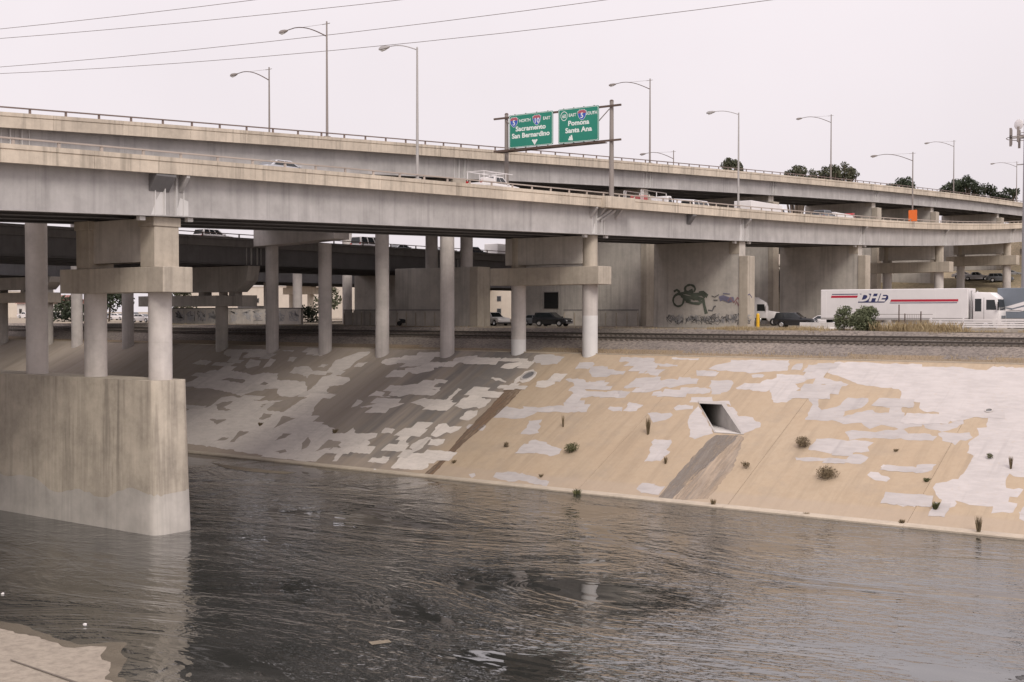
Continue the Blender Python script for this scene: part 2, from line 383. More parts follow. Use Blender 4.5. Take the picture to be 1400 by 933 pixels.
g.data.materials.append(M_HILL)
for p in g.data.polygons:
    if p.center.y > 222 and p.center.x > -170: p.material_index = 1

# near bank under the photographer and the apron at its foot
mb = MB(); mb.add([(-900, -200, 12), (500, -200, 12), (500, 3, 12), (-900, 3, 12)], [(0, 1, 2, 3)]); struct(mb.build('near_bank_ground', M_GROUND))
mb = MB(); mb.add([(-900, 3, 12), (500, 3, 12), (500, 23, .06), (-900, 23, .06)], [(0, 1, 2, 3)]); struct(mb.build('near_bank_slope', M_BANK))
Zs = lambda L, ox, oy, s: [(ox + x / s, oy + y / s) for x, y in L]
shore = Zs([(-60, 678), (0, 683), (60, 688), (110, 704), (175, 730), (245, 755), (318, 777), (395, 772), (455, 765), (520, 770), (492, 800), (512, 840), (492, 888), (465, 905), (520, 925)], 0, 620, 2.98)
sp = [onZ(x, y, .03) for x, y in shore]; env = []
for p in sp:
    if not env or p.x > env[-1][0] + .05: env.append((p.x, p.y))
ex = [-900, -70] + [e[0] for e in env] + [env[-1][0] + 1.2, 20, 500]; ey = [env[0][1] + 1, env[0][1] + 1] + [e[1] for e in env] + [27.2, 26.5, 26.5]
gx = [-900, -300, -100] + list(np.arange(-70, 0, .3)) + [20, 500]; av = []; af = []
for i, x in enumerate(gx):
    e_ = float(np.interp(x, ex, ey)) + (random.uniform(-.05, .05) + .06 * math.sin(x * 3.1) if -70 < x < 0 else 0)
    av += [(x, 22.8, .10), (x, (22.8 + e_) / 2, .065), (x, e_ - .75 + .25 * math.sin(x * .9) + random.uniform(-.08, .08), .03), (x, e_, .004), (x, e_ + .3, -.05)]
for i in range(len(gx) - 1):
    for k in range(4): a = i * 5 + k; af.append((a, a + 5, a + 6, a + 1))
apr = struct(MB().add(av, af).build('concrete_apron', M_APRON)); apr.data.materials.append(mat('wet_concrete', (.13, .11, .085), rough=.25, spec=.5, blotch=.2))
for i_, p_ in enumerate(apr.data.polygons):
    if i_ % 4 >= 2: p_.material_index = 1
MB().add([tuple(onZ(x, y, .105)) for x, y in ((14, 901), (108, 933), (108, 935), (14, 902.5))], [(0, 1, 2, 3)]).build('joint_filler', M_TIE, apr)

# far bank: earth core, concrete slabs with joints, patches of paint
def SP(X, n, off=0): return Vector((X, n, (n - TOE) * SK)) + SNRM * off
bank = MB()
hTL, hTR, hBR, hBL = (-49.21, 92.98), (-47.1, 92.98), (-43.4, 89.05), (-45.6, 89.05)
joints = [-420, -330, -260, -210, -180, -156, -140, -124, -108.5, -97.4, -86.2, -75.0, -67.9, -53.0, -40.2, -27.3, -14.4, -1.5, 12, 30, 60, 120, 400]
for a, b in zip(joints, joints[1:]):
    if a <= -45 <= b: continue
    bank.box(a, b, TOP - .5, TOP + 1, 2, TOPZ - .3)
    bank.add([SP(a, TOE, -.09), SP(b, TOE, -.09), SP(b, TOP, -.09), SP(a, TOP, -.09)], [(0, 1, 2, 3)])
bank.box(-420, 400, TOP + .2, 112, 5, TOPZ - .15)
for a in (-53.0, -40.2): bank.add([SP(a - .4, TOE, -.06), SP(a + .4, TOE, -.06), SP(a + .4, TOP, -.06), SP(a - .4, TOP, -.06)], [(0, 1, 2, 3)])
bank = struct(bank.build('far_bank', M_DIRT))
for a, b in zip(joints, joints[1:]):
    g_ = .012; a += g_; b -= g_; s_ = MB(); hole = a < -46 < b
    if hole:
        H = [SP(*q) for q in (hTL, hTR, hBR, hBL)]
        s_.add([SP(a, hTL[1]), SP(a, TOP), SP(b, TOP), SP(b, hTR[1]), H[1], H[0]], [(0, 5, 4, 3, 2, 1)])
        s_.add([SP(a, TOE), SP(b, TOE), SP(b, hBR[1]), H[2], H[3], SP(a, hBL[1])], [(0, 1, 2, 3, 4, 5)])
        s_.add([SP(a, hBL[1]), H[3], H[0], SP(a, hTL[1])], [(0, 1, 2, 3)])
        s_.add([H[2], SP(b, hBR[1]), SP(b, hTR[1]), H[1]], [(0, 1, 2, 3)])
    else:
        s_.loft([[SP(a, TOE), SP(b, TOE), SP(b, TOP), SP(a, TOP)], [SP(a, TOE, -.08), SP(b, TOE, -.08), SP(b, TOP, -.08), SP(a, TOP, -.08)]])
    s_.build('slab', M_BANK, bank)
for a, b in zip(joints, joints[1:]):
    MB().prism([(TOE - .42, -.6), (TOE - .42, .10), (TOE - .30, .17), (TOE + .40, .21), (TOE + .40, -.6)], 'x', a + .01, b - .01).build('toe_kerb', M_COP, bank)
    MB().box(a + .01, b - .01, TOP - .02, TOP + .35, TOPZ - .4, TOPZ + .09).build('top_kerb', M_COP, bank)

Z5 = (830, 470, 4.057); Z6 = (1100, 470, 3.457); Z4 = (540, 460, 4.242); Z3 = (250, 460, 4.516)
PW = [(Z5, q) for q in [
 [(65,100),(80,75),(170,78),(262,80),(268,95),(240,105),(390,118),(385,128),(262,122),(205,165),(170,168),(195,130),(150,122),(150,105)],
 [(355,85),(360,77),(512,82),(505,94)], [(210,165),(235,138),(325,145),(280,178)],
 [(88,248),(160,190),(300,183),(300,205),(340,195),(395,200),(400,183),(508,195),(500,222),(430,228),(350,248),(330,240),(290,255),(215,270),(170,266),(180,242)],
 [(492,148),(585,148),(607,156),(600,168),(570,180),(495,178)],
 [(565,140),(600,120),(680,105),(690,90),(1010,93),(1005,148),(790,165),(770,158),(640,152)],
 [(800,175),(830,168),(878,175),(860,190),(805,190)], [(400,275),(405,245),(440,240),(575,250),(570,272),(530,280)],
 [(575,280),(572,205),(690,205),(706,218),(665,268),(630,272),(628,282)],
 [(708,248),(760,220),(850,220),(860,208),(940,190),(945,168),(1060,175),(1140,180),(1090,215),(1040,222),(1075,250),(1020,270),(1055,290),(990,328),(920,328),(905,255),(880,266)],
 [(1020,145),(1050,110),(1085,111),(1080,140),(1070,150)], [(0,268),(40,258),(132,265),(100,300),(-40,300)],
 [(90,372),(125,325),(200,340),(160,375)], [(5,362),(20,348),(85,352),(85,375),(20,372)],
 [(228,385),(350,385),(368,395),(320,425),(255,438),(245,420)],
 [(205,652),(230,620),(235,590),(255,560),(248,545),(262,530),(355,535),(362,550),(330,590),(350,600),(300,650)],
 [(165,805),(185,782),(250,805),(235,826),(205,826)], [(365,358),(400,338),(480,345),(470,365),(385,370)],
 [(445,440),(460,400),(480,370),(508,338),(590,497),(540,510),(480,533),(455,515),(460,490)],
 [(460,325),(470,298),(580,295),(590,318),(680,318),(690,345),(640,329),(515,325)],
 [(646,345),(694,352),(730,405),(790,405),(855,445),(850,462),(780,490),(752,503)], [(245,290),(260,268),(300,262),(308,275),(280,290)]]]
PW += [(Z6, q) for q in [
 [(110,135),(145,88),(260,88),(370,95),(555,97),(560,108),(720,112),(860,125),(890,108),(1800,150),(1790,420),(1600,560),(1560,700),(1150,640),(985,630),(965,615),(950,650),(955,680),(1037,690),(1010,725),(965,725),(960,745),(1005,755),(990,800),(880,802),(890,770),(780,765),(715,740),(710,770),(640,780),(645,740),(620,715),(610,680),(625,660),(725,640),(770,585),(805,530),(770,515),(780,460),(825,432),(815,400),(860,395),(860,340),(845,320),(800,350),(700,370),(620,350),(640,325),(560,320),(540,300),(550,280),(455,270),(460,240),(445,215),(270,195),(170,160)],
 [(20,210),(50,165),(0,170),(0,120),(110,95),(115,120),(90,160),(180,185),(210,192),(195,200),(75,192),(55,212)],
 [(15,330),(40,290),(15,250),(45,238),(70,260),(65,300),(80,315),(170,290),(205,255),(300,260),(305,275),(270,305),(190,320),(180,345),(270,320),(320,312),(330,325),(400,325),(405,305),(355,290),(380,270),(430,265),(455,290),(470,340),(540,330),(565,350),(550,390),(450,405),(360,385),(310,402),(280,390),(270,375),(180,380),(150,365),(5,362)],
 [(550,375),(570,355),(620,365),(640,380),(690,375),(750,362),(755,378),(700,405),(650,418),(570,400)],
 [(190,420),(230,410),(310,418),(400,408),(470,405),(490,425),(590,428),(625,440),(605,458),(520,455),(330,445),(215,455)],
 [(630,422),(680,420),(780,422),(800,445),(760,460),(735,458),(715,480),(650,460)],
 [(15,500),(60,450),(140,450),(200,462),(240,455),(325,470),(300,490),(305,510),(240,515),(200,522),(120,520),(95,512)],
 [(-40,538),(-40,553),(180,562),(265,572),(300,535),(270,522),(215,525),(200,545)],
 [(362,585),(370,572),(440,578),(497,583),(490,602),(375,598)], [(530,575),(560,568),(628,570),(600,600),(545,612)],
 [(298,622),(315,603),(345,610),(410,638),(385,655),(320,640)], [(422,750),(435,710),(500,715),(550,740),(520,772),(440,765)],
 [(1015,795),(1037,800),(1060,840),(1030,840)]]]
PW += [(Z4, q) for q in [
 [(790,150),(820,108),(900,105),(930,115),(985,120),(940,160),(850,165),(840,155)], [(1045,190),(1070,150),(1145,150),(1155,165),(1120,190)],
 [(1125,210),(1140,175),(1235,175),(1240,190),(1278,200),(1230,238),(1140,235)],
 [(985,255),(1000,245),(1090,250),(1110,265),(1140,275),(1130,300),(1100,310),(1165,325),(1140,350),(1040,362),(1020,345),(1035,330),(1005,315),(1040,285),(1030,265)],
 [(1155,290),(1170,262),(1220,258),(1210,280),(1170,292)], [(1225,350),(1235,318),(1290,320),(1300,352)],
 [(575,470),(600,430),(650,405),(700,420),(745,418),(745,405),(850,412),(825,440),(750,475),(690,480)],
 [(845,440),(865,408),(900,402),(980,405),(980,385),(1060,368),(1100,372),(1100,395),(1140,395),(1110,440),(960,440)],
 [(730,570),(765,520),(775,490),(850,485),(835,510),(848,520),(830,545),(835,560),(800,570)],
 [(732,660),(790,600),(860,610),(965,655),(955,680),(900,695),(820,680)],
 [(570,815),(590,790),(680,785),(820,815),(895,845),(880,868),(780,850),(720,835),(690,845),(640,835)],
 [(430,800),(460,795),(470,810),(450,822),(435,815)], [(412,535),(430,510),(515,508),(530,525),(515,545),(430,540)]]]
PSH = [(Z4, q) for q in [
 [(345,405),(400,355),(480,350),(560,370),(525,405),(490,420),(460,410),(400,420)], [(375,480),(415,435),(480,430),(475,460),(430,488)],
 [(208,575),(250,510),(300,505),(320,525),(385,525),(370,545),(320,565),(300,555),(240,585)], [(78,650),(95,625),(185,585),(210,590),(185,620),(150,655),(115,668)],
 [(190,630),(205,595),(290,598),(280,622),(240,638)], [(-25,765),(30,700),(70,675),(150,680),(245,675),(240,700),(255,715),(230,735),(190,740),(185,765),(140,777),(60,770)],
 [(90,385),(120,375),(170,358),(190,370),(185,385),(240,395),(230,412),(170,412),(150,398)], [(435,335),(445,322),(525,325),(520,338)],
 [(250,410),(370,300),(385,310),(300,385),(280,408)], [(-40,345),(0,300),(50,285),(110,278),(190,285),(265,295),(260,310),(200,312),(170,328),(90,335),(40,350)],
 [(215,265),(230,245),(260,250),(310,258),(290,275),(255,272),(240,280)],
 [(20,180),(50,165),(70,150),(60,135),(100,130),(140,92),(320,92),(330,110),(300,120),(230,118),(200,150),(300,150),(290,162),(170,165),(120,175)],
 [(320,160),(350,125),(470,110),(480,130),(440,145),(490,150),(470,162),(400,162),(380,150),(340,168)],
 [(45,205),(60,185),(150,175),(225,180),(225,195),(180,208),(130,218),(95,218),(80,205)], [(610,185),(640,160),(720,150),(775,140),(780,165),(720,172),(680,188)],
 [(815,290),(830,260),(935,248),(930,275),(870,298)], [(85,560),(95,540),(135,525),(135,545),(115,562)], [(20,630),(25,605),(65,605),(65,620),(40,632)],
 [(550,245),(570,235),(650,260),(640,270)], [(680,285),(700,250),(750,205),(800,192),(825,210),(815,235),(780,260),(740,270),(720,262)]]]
PSH += [(Z3, q) for q in [
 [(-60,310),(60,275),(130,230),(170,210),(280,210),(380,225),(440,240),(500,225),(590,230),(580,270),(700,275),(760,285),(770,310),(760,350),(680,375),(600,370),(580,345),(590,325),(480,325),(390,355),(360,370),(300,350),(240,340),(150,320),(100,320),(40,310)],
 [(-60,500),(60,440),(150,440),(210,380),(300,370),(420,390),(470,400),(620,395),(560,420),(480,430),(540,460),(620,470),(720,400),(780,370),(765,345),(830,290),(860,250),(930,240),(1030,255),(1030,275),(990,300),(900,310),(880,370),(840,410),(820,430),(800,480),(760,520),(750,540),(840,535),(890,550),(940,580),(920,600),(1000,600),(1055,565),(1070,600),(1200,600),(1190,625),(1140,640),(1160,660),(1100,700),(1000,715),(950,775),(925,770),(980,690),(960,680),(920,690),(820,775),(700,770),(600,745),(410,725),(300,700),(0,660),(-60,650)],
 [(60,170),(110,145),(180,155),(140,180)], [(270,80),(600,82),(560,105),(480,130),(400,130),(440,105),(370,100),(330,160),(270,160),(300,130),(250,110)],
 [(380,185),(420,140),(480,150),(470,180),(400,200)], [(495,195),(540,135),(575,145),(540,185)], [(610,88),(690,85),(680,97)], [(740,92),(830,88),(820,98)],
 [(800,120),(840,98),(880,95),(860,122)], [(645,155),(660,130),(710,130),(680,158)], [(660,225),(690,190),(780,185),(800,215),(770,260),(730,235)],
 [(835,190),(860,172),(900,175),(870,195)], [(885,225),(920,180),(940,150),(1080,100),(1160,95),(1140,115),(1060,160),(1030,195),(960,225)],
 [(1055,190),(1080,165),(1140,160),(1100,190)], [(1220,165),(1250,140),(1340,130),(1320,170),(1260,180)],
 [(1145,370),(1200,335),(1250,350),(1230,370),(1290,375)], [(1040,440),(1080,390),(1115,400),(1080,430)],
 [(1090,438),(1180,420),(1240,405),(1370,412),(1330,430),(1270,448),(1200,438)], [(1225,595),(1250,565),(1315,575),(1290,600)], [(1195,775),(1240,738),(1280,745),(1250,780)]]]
PB = [(Z3, q) for q in [
 [(-40,350),(150,322),(278,345),(260,365),(160,435),(60,440),(100,395),(-40,390)], [(165,512),(270,515),(250,525),(210,545)],
 [(200,425),(240,408),(310,400),(300,415),(250,440),(300,460),(230,460),(210,445)], [(470,515),(500,475),(555,480),(540,500),(490,518)],
 [(560,570),(620,490),(700,505),(640,530)], [(570,645),(620,600),(675,600),(630,630)], [(290,655),(350,585),(410,590),(350,620),(320,650)],
 [(210,645),(240,625),(290,625),(270,640)], [(730,700),(740,660),(775,620),(790,650),(760,690)], [(820,710),(900,640),(980,655),(960,680),(880,690)],
 [(480,425),(560,410),(690,380),(650,440),(580,440)], [(570,712),(630,700),(640,715),(600,722)], [(240,270),(290,255),(390,270),(370,290)], [(470,300),(500,282),(530,290),(500,308)]]]
def patch(zq, m, off, name='paint_patch', amp=.11):
    (z, q) = zq; pts = [onS(*p) for p in Zs(q, *z)]
    pts = ragged(pts, .34, amp)
    pts = [SP(p.x, min(max(p.y, TOE + .42), TOP - .1), off) for p in pts]
    return poly_obj(name, pts, m, bank)
for i, zq in enumerate(PW): patch(zq, M_PATCH, .004 + .00005 * i)
for i, zq in enumerate(PSH): patch(zq, M_PATCHLIFT, .0075 + .00006 * i)
for i, zq in enumerate(PB): patch(zq, M_BROWNP, .0105 + .00008 * i)
# blocky roller strokes overlapping the edges of the larger patches
rs_ = random.Random(11)
def strokes(src, m, count, off):
    verts = [onS(*p) for z, q in src for p in Zs(q, *z)]
    for i in range(count):
        c = rs_.choice(verts); w = rs_.uniform(.5, 1.9); h = rs_.uniform(.30, .75); x = c.x + rs_.uniform(-.9, .9); n = c.y + rs_.uniform(-.5, .5)
        if -51.5 < x < -41.5 and 87.5 < n < 95: continue
        pts = ragged([Vector((x - w, n - h, 0)), Vector((x + w, n - h * rs_.uniform(.7, 1.1), 0)), Vector((x + w * rs_.uniform(.8, 1.1), n + h, 0)), Vector((x - w * rs_.uniform(.8, 1.1), n + h, 0))], .3, .07, rs_)
        pts = [SP(p.x, min(max(p.y, TOE + .45), TOP - .12), off + .0001 * i) for p in pts]
        poly_obj('paint_patch', pts, m, bank)
strokes(PW, M_PATCH, 32, .0125); strokes(PSH, M_PATCHLIFT, 60, .0165)
M_STR = mat('rust_run', (.17, .12, .085), streak=0, var=.2, blotch=.2)
M_STG = mat('grey_run', (.155, .135, .12), var=.2, blotch=.2)
def stain(name, z, q, c1, c2, off):
    m = bpy.data.materials.new(name); m.use_nodes = True; k = N(m); b = k.n['Principled BSDF']; b.inputs['Roughness'].default_value = .9
    v = k.mapping((3.2, .22, .2))
    k.link(k.mixc(k.rng(k.noise(v, 1, 6, .65), .35, .65), c1, c2), b.inputs['Base Color'])
    a = k.rng(k.noise(k.mapping((1.1, .25, .25)), 1, 7, .75), .28, .56, .1, .9); k.link(a, b.inputs['Alpha'])
    return patch((z, q), m, off, 'run_off_stain', .07)
stain('rust_stain', Z4, [(640,305),(735,288),(745,298),(690,360),(540,500),(400,620),(300,720),(215,805),(170,800),(260,720),(420,540),(560,400)], (.20, .125, .075, 1), (.12, .085, .065, 1), .0065)
stain('culvert_stain', Z5, [(605,505),(735,508),(640,600),(430,790),(350,875),(270,870),(420,690),(560,540)], (.16, .14, .127, 1), (.22, .19, .165, 1), .0065)
stain('culvert_stain_wide', Z5, [(735,508),(760,520),(700,690),(560,860),(360,875),(520,690)], (.24, .20, .165, 1), (.40, .31, .23, 1), .0055)

# the skewed box culvert in the bank
cv = wthing('box_culvert', 'square concrete drain opening with dark inside, set in the tan sloping bank', 'culvert', (-46, 90.5, 4.4))
AX = Vector((hTL[0] - hBL[0], hTL[1] - hBL[1], 0)).normalized()
zt, zb = (hTL[1] - TOE) * SK, (hBL[1] - TOE) * SK
fr = MB()
def ring(q, off): return [SP(x, n, off) for x, n in q]
outer = [(hTL[0] - .30, hTL[1] + .38), (hTR[0] + .12, hTR[1] + .38), (hBR[0] + .26, hBR[1] - .08), (hBL[0] - .12, hBL[1] - .08)]
inner = [hTL, hTR, hBR, hBL]
for i in range(4):
    j = (i + 1) % 4
    f_ = MB().loft([[SP(*outer[i], .0), SP(*outer[j], .0), SP(*outer[j], .035), SP(*outer[i], .035)], [SP(*inner[i], .0), SP(*inner[j], .0), SP(*inner[j], .035), SP(*inner[i], .035)]])
    f_.build('frame_side', M_FRAME, cv)
ip = [SP(*q, .0) for q in inner]; L_ = 9.0
bk = [ip[0] + AX * L_, ip[1] + AX * L_, ip[2] + AX * (L_ + 3), ip[3] + AX * (L_ + 3)]
MB().add([ip[1], ip[2], bk[2], bk[1]], [(0, 1, 2, 3)]).build('side_wall', M_CULVLIT, cv)
MB().add([ip[3], ip[0], bk[0], bk[3]], [(0, 1, 2, 3)]).build('side_wall', M_CULVSHADE, cv)
MB().add([ip[0], ip[1], bk[1], bk[0]], [(0, 1, 2, 3)]).build('roof', M_CULVSHADE, cv)
MB().add([ip[2], ip[3], bk[3], bk[2]], [(0, 1, 2, 3)]).build('floor', M_CULVLIT, cv)
MB().add(bk, [(0, 1, 2, 3)]).build('end', M_BLACK, cv)  # black sheet stands for the unlit depth of the bore
# small pipe outlet with a painted ring, and a weep hole
def outlet(name, label, x, y, r, sx):
    c = onS(x, y); e = wthing(name, label, 'drain', c)
    t = Vector((1, 0, 0)); u = Vector((0, 1, SK)).normalized(); seg = 20
    ringp = lambda rr, off: [c + t * rr * math.cos(2 * math.pi * j / seg) + u * rr * sx * math.sin(2 * math.pi * j / seg) + SNRM * off for j in range(seg)]
    MB().loft([ringp(r * 1.35, .008), ringp(r * 1.3, .07), ringp(r, .07), ringp(r, .012)], cap=False).build('rim', M_FRAME, e)
    MB().add(ringp(r * 1.02, .014), [tuple(range(seg))]).build('grate', M_GIRD, e)
    return e
outlet('pipe_outlet', 'oval pipe outlet with pale rim above the rusty run on the bank', 722, 514, .52, 1.35)
outlet('weep_hole', 'tiny dark weep hole in the big white painted area of the bank', 1352, 562, .22, 1.0)

# track bed
mb = MB(); prof = [(TOP + .33, TOPZ - .05), (102.2, 10.15), (103.0, 10.35), (105.2, 11.12), (108.6, 11.2), (109.6, 11.4), (113.0, 11.5), (114.0, 12.02), (114.8, 12.12), (115.4, 11.6)]
X_ = list(range(-420, 121, 4)) + [400]; vv = []
for x in X_:
    for i, (n, z) in enumerate(prof): vv.append((x, n + (random.uniform(-.15, .15) if 0 < i else 0), z + random.uniform(-.04, .04)))
k_ = len(prof); ff = [(a * k_ + b, a * k_ + b + 1, (a + 1) * k_ + b + 1, (a + 1) * k_ + b) for a in range(len(X_) - 1) for b in range(k_ - 1)]
mb.add(vv, ff); tb = struct(mb.build('track_bed', M_BALL, smooth=False)); tb.data.materials.append(M_DIRT)
for p in tb.data.polygons:
    if p.center.y < 102.6: p.material_index = 1
for nm, n0, z0, lab in (('railway_track', 106.4, 11.18, 'rusty railway track on the ballast edge nearest the river'), ('railway_track', 111.2, 11.48, 'rusty railway track running beside the dusty roadside strip')):
    t = wthing(nm, lab, 'railway', (-60, n0, z0))
    for s in (-.76, .76):
        r = MB().prism([(n0 + s - .07, z0 + .1), (n0 + s + .07, z0 + .1), (n0 + s + .02, z0 + .14), (n0 + s + .035, z0 + .27), (n0 + s - .035, z0 + .27), (n0 + s - .02, z0 + .14)], 'x', -420, 120).build('rail', M_RAILW, t)
        MB().box(-420, 120, n0 + s - .03, n0 + s + .03, z0 + .272, z0 + .278).build('running_surface', M_RAILT, r)
    tm = MB()
    for i in range(700):
        x = -300 + i * .6
        if x < 60: tm.box(x - .12, x + .12, n0 - 1.3, n0 + 1.3, z0 - .05, z0 + .1)
    tm.build('ties', M_TIE, t, kind='stuff')
# silt banks showing at the water's edge
for pts, lab in (([(287,632),(310,636),(360,642),(405,646),(390,648),(345,645),(310,640)], 'thin pale silt bar breaking the water at the foot of the bank'),
                 ([(505,877),(530,874),(535,878),(510,881)], 'tiny yellowish silt bar in the open river')):
    P_ = ragged([onZ(x, y, .03) for x, y in pts], .5, .08)
    for p in P_: p.z = .012
    tag(poly_obj('silt_bar', P_, M_SILT), lab, 'silt')

# ================================================================== viaducts
def zA(y):
    if y > 255: return zA(255) + (y - 255) * .055
    t = (y - 100) / 100; return .662 * t**3 + .016 * t * t + 2.505 * t + 21.298
def railA(y): return zA(y) + 4.02
def railB(y):
    t = (y - 100) / 100; return -.064 * t**3 - .377 * t * t + 5.539 * t + 31.251
def rangef(a, b, s):
    k = max(1, int(round((b - a) / s))); return [a + (b - a) * i / k for i in range(k + 1)]
def viaduct(name, label, X0, X1, rz, hpar, hrail, hgir, n0, n1, bents, gm, rm, joint=4.6, post=2.9, ngir=4, detail=True, far_rail=True, pm=None):
    pm = pm or M_PAR
    """X0 near face, X1 far face; rz(y) top of handrail; hrail rail gap, hpar parapet+deck edge, hgir girder"""
    e = wthing(name, label, 'viaduct', (X0, n0, 0))
    pt, pb, gb = -hrail, -hrail - hpar, -hrail - hpar - hgir
    ys = rangef(n0, n1, 4)
    MB().sweep([(X1 - X0 + .3, pb + .35), (-.32, pb + .35), (-.32, pb + .06), (X1 - X0 + .3, pb + .06)], ys, X0, rz).build('deck', M_DECK, e)
    # parapet: panels with joints
    sec = [(-.30, pb + .0), (0, pb), (.0, pt - .34), (-.03, pt - .32), (.035, pt - .26), (.035, pt), (-.30, pt)]
    if detail:
        y = n0 + random.uniform(0, 2)
        while y < n1:
            L = joint * random.choice((.7, 1, 1, 1.3)); MB().sweep(sec, rangef(y + .012, min(y + L, n1) - .012, 2.5), X0, rz).build('parapet_panel', pm, e); y += L
    else: MB().sweep(sec, ys, X0, rz).build('parapet', pm, e)
    MB().sweep([(X1 - X0, pb), (X1 - X0 + .3, pb), (X1 - X0 + .3, pt), (X1 - X0, pt)], ys, X0, rz).build('rear_parapet', pm, e)
    # handrail
    if hrail:
        for a, b in zip(rangef(n0, n1, 18), rangef(n0, n1, 18)[1:]):
            MB().sweep([(-.22, -.09), (-.06, -.09), (-.06, 0), (-.22, 0)], rangef(a, b - .01, 3), X0, rz).build('handrail', rm, e)
        y = n0 + 1
        while y < n1:
            z = rz(y); MB().prism([(X0 - .19, z + pt - .02), (X0 - .09, z + pt - .02), (X0 - .10, z - .085), (X0 - .18, z - .085)], 'y', y - .08, y + .08).build('rail_post', rm, e)
            y += post * random.uniform(.97, 1.03)
        if far_rail: MB().sweep([(X1 - X0 + .08, -.09), (X1 - X0 + .2, -.09), (X1 - X0 + .2, 0), (X1 - X0 + .08, 0)], ys, X0, rz).build('handrail', rm, e)
    # plate girders
    stops = [n0] + [b for b in bents if n0 < b < n1] + [n1]
    W = X0 - X1
    for gi in range(ngir):
        gx = -.85 - (W - 1.7) * gi / (ngir - 1)
        sec = [(-.25, gb), (.25, gb), (.25, gb + .05), (.02, gb + .05), (.02, pb + .02), (.22, pb + .02), (.22, pb + .06), (-.22, pb + .06), (-.22, pb + .02), (-.02, pb + .02), (-.02, gb + .05), (-.25, gb + .05)]
        for a, b in zip(stops, stops[1:]):
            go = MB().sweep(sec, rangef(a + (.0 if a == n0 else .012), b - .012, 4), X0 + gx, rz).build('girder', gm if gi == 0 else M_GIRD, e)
            if gi == 0 and detail:
                for yy, w_ in ((a + .45, .3), (b - .45, .3), (a + 1.1, .12), (b - 1.1, .12)):
                    if yy < n0 + .5 or yy > n1 - .5: continue
                    z = rz(yy); MB().box(X0 + gx + .02, X0 + gx + .02 + w_ * .7, yy - .03, yy + .03, z + gb + .06, z + pb + .01).build('stiffener', M_GIRP, go)
    # cross frames
    fm = MB()
    for y in rangef(n0 + 3, n1 - 3, 7.5):
        z = rz(y)
        fm.box(X1 + .9, X0 - .9, y - .06, y + .06, z + gb + .35, z + gb + .55); fm.box(X1 + .9, X0 - .9, y - .06, y + .06, z + pb - .35, z + pb - .15)
        for gi in range(ngir - 1):
            a = X0 - .85 - (W - 1.7) * gi / (ngir - 1); b = X0 - .85 - (W - 1.7) * (gi + 1) / (ngir - 1)
            fm.tube([(a - .05, y, z + gb + .4), (b + .05, y, z + pb - .2)], .06, 4)
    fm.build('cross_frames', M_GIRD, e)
    return e
BA = [-2, 50.4, 100.6, 132, 169, 205.5, 246, 300]
BB = [-2, 50.4, 101.0, 139.2, 177.3, 220.9, 253.8, 301.4]
VA = viaduct('highway_viaduct', 'lower front road viaduct with long pale steel girder, crossing the river on round columns', -63.3, -76.0, railA, 1.04, .38, 2.6, -8, 345, BA, M_GIR, M_RAIL)
VB = viaduct('highway_viaduct', 'higher road viaduct with brown handrail rising just behind the front viaduct', -80.4, -94.6, railB, 1.08, .40, 2.05, -8, 380, BB, M_GIR, M_RAILB, ngir=4)
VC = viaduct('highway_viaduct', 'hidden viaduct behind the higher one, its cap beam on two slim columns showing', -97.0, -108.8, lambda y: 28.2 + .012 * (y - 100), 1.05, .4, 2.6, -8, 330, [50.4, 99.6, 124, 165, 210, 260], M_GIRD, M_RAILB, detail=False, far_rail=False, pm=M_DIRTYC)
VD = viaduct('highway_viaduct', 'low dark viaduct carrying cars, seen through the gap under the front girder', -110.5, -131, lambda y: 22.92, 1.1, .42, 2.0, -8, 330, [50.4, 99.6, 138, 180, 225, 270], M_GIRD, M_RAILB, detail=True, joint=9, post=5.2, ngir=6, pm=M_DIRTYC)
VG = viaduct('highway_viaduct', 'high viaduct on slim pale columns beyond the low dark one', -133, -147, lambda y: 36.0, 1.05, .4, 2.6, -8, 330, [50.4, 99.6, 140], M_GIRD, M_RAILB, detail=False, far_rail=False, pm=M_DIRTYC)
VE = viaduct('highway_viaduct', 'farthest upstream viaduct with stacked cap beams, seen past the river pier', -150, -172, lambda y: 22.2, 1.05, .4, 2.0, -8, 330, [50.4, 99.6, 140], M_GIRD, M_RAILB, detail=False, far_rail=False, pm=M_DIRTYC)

# --- bents (children of their viaduct)
def column(e, X, n, z0, z1, r=.74, m=M_COLM):
    o = MB().cyl(X, n, z0, z1, r, seg=28).build('column', m, e, smooth=True)
    z = z0 + 2.4
    while z < z1 - .8: MB().cyl(X, n, z - .012, z + .012, r + .004, seg=28).build('form_seam', M_WALL, o, smooth=True); z += 2.44
    return o
def cap(e, X0, X1, n, z0, z1, t=1.15, m=M_CAP): return MB().box(X1, X0, n - t, n + t, z0, z1).build('cap_beam', m, e, bevel=.03)
def bent(e, n, xs, zb, zc0, zc1, zt, Xn, Xf, slot=.32, rect_top=False, t=1.15, mt=M_CAP):
    for x in xs: column(e, x, n, zb, zc0)
    cap(e, Xn, Xf, n, zc0, zc1, t)
    if zt - zc1 > .5:
        for x in xs:
            if rect_top: MB().box(x - .72, x + .72, n - .95, n + .95, zc1, zt - .62).build('pilaster', mt, e, bevel=.03); MB().box(x - .80, x + .80, n - 1.05, n + 1.05, zt - .62, zt - .03).build('pilaster_head', mt, e, bevel=.03)
            else: column(e, x, n, zc1, zt - .03, .72, mt)
        a, b = max(xs), min(xs)
        MB().box(b - 1.2, a - .5, n - .62, n + .62, zc1 + slot, zt - .06).build('upper_cap_wall', M_WALL, e, bevel=.02)
        for x in xs: MB().box(x - .45, x + .45, n - .45, n + .45, zt - .05, zt + .0).build('bearing', M_RUST, e)
PZ = 9.65
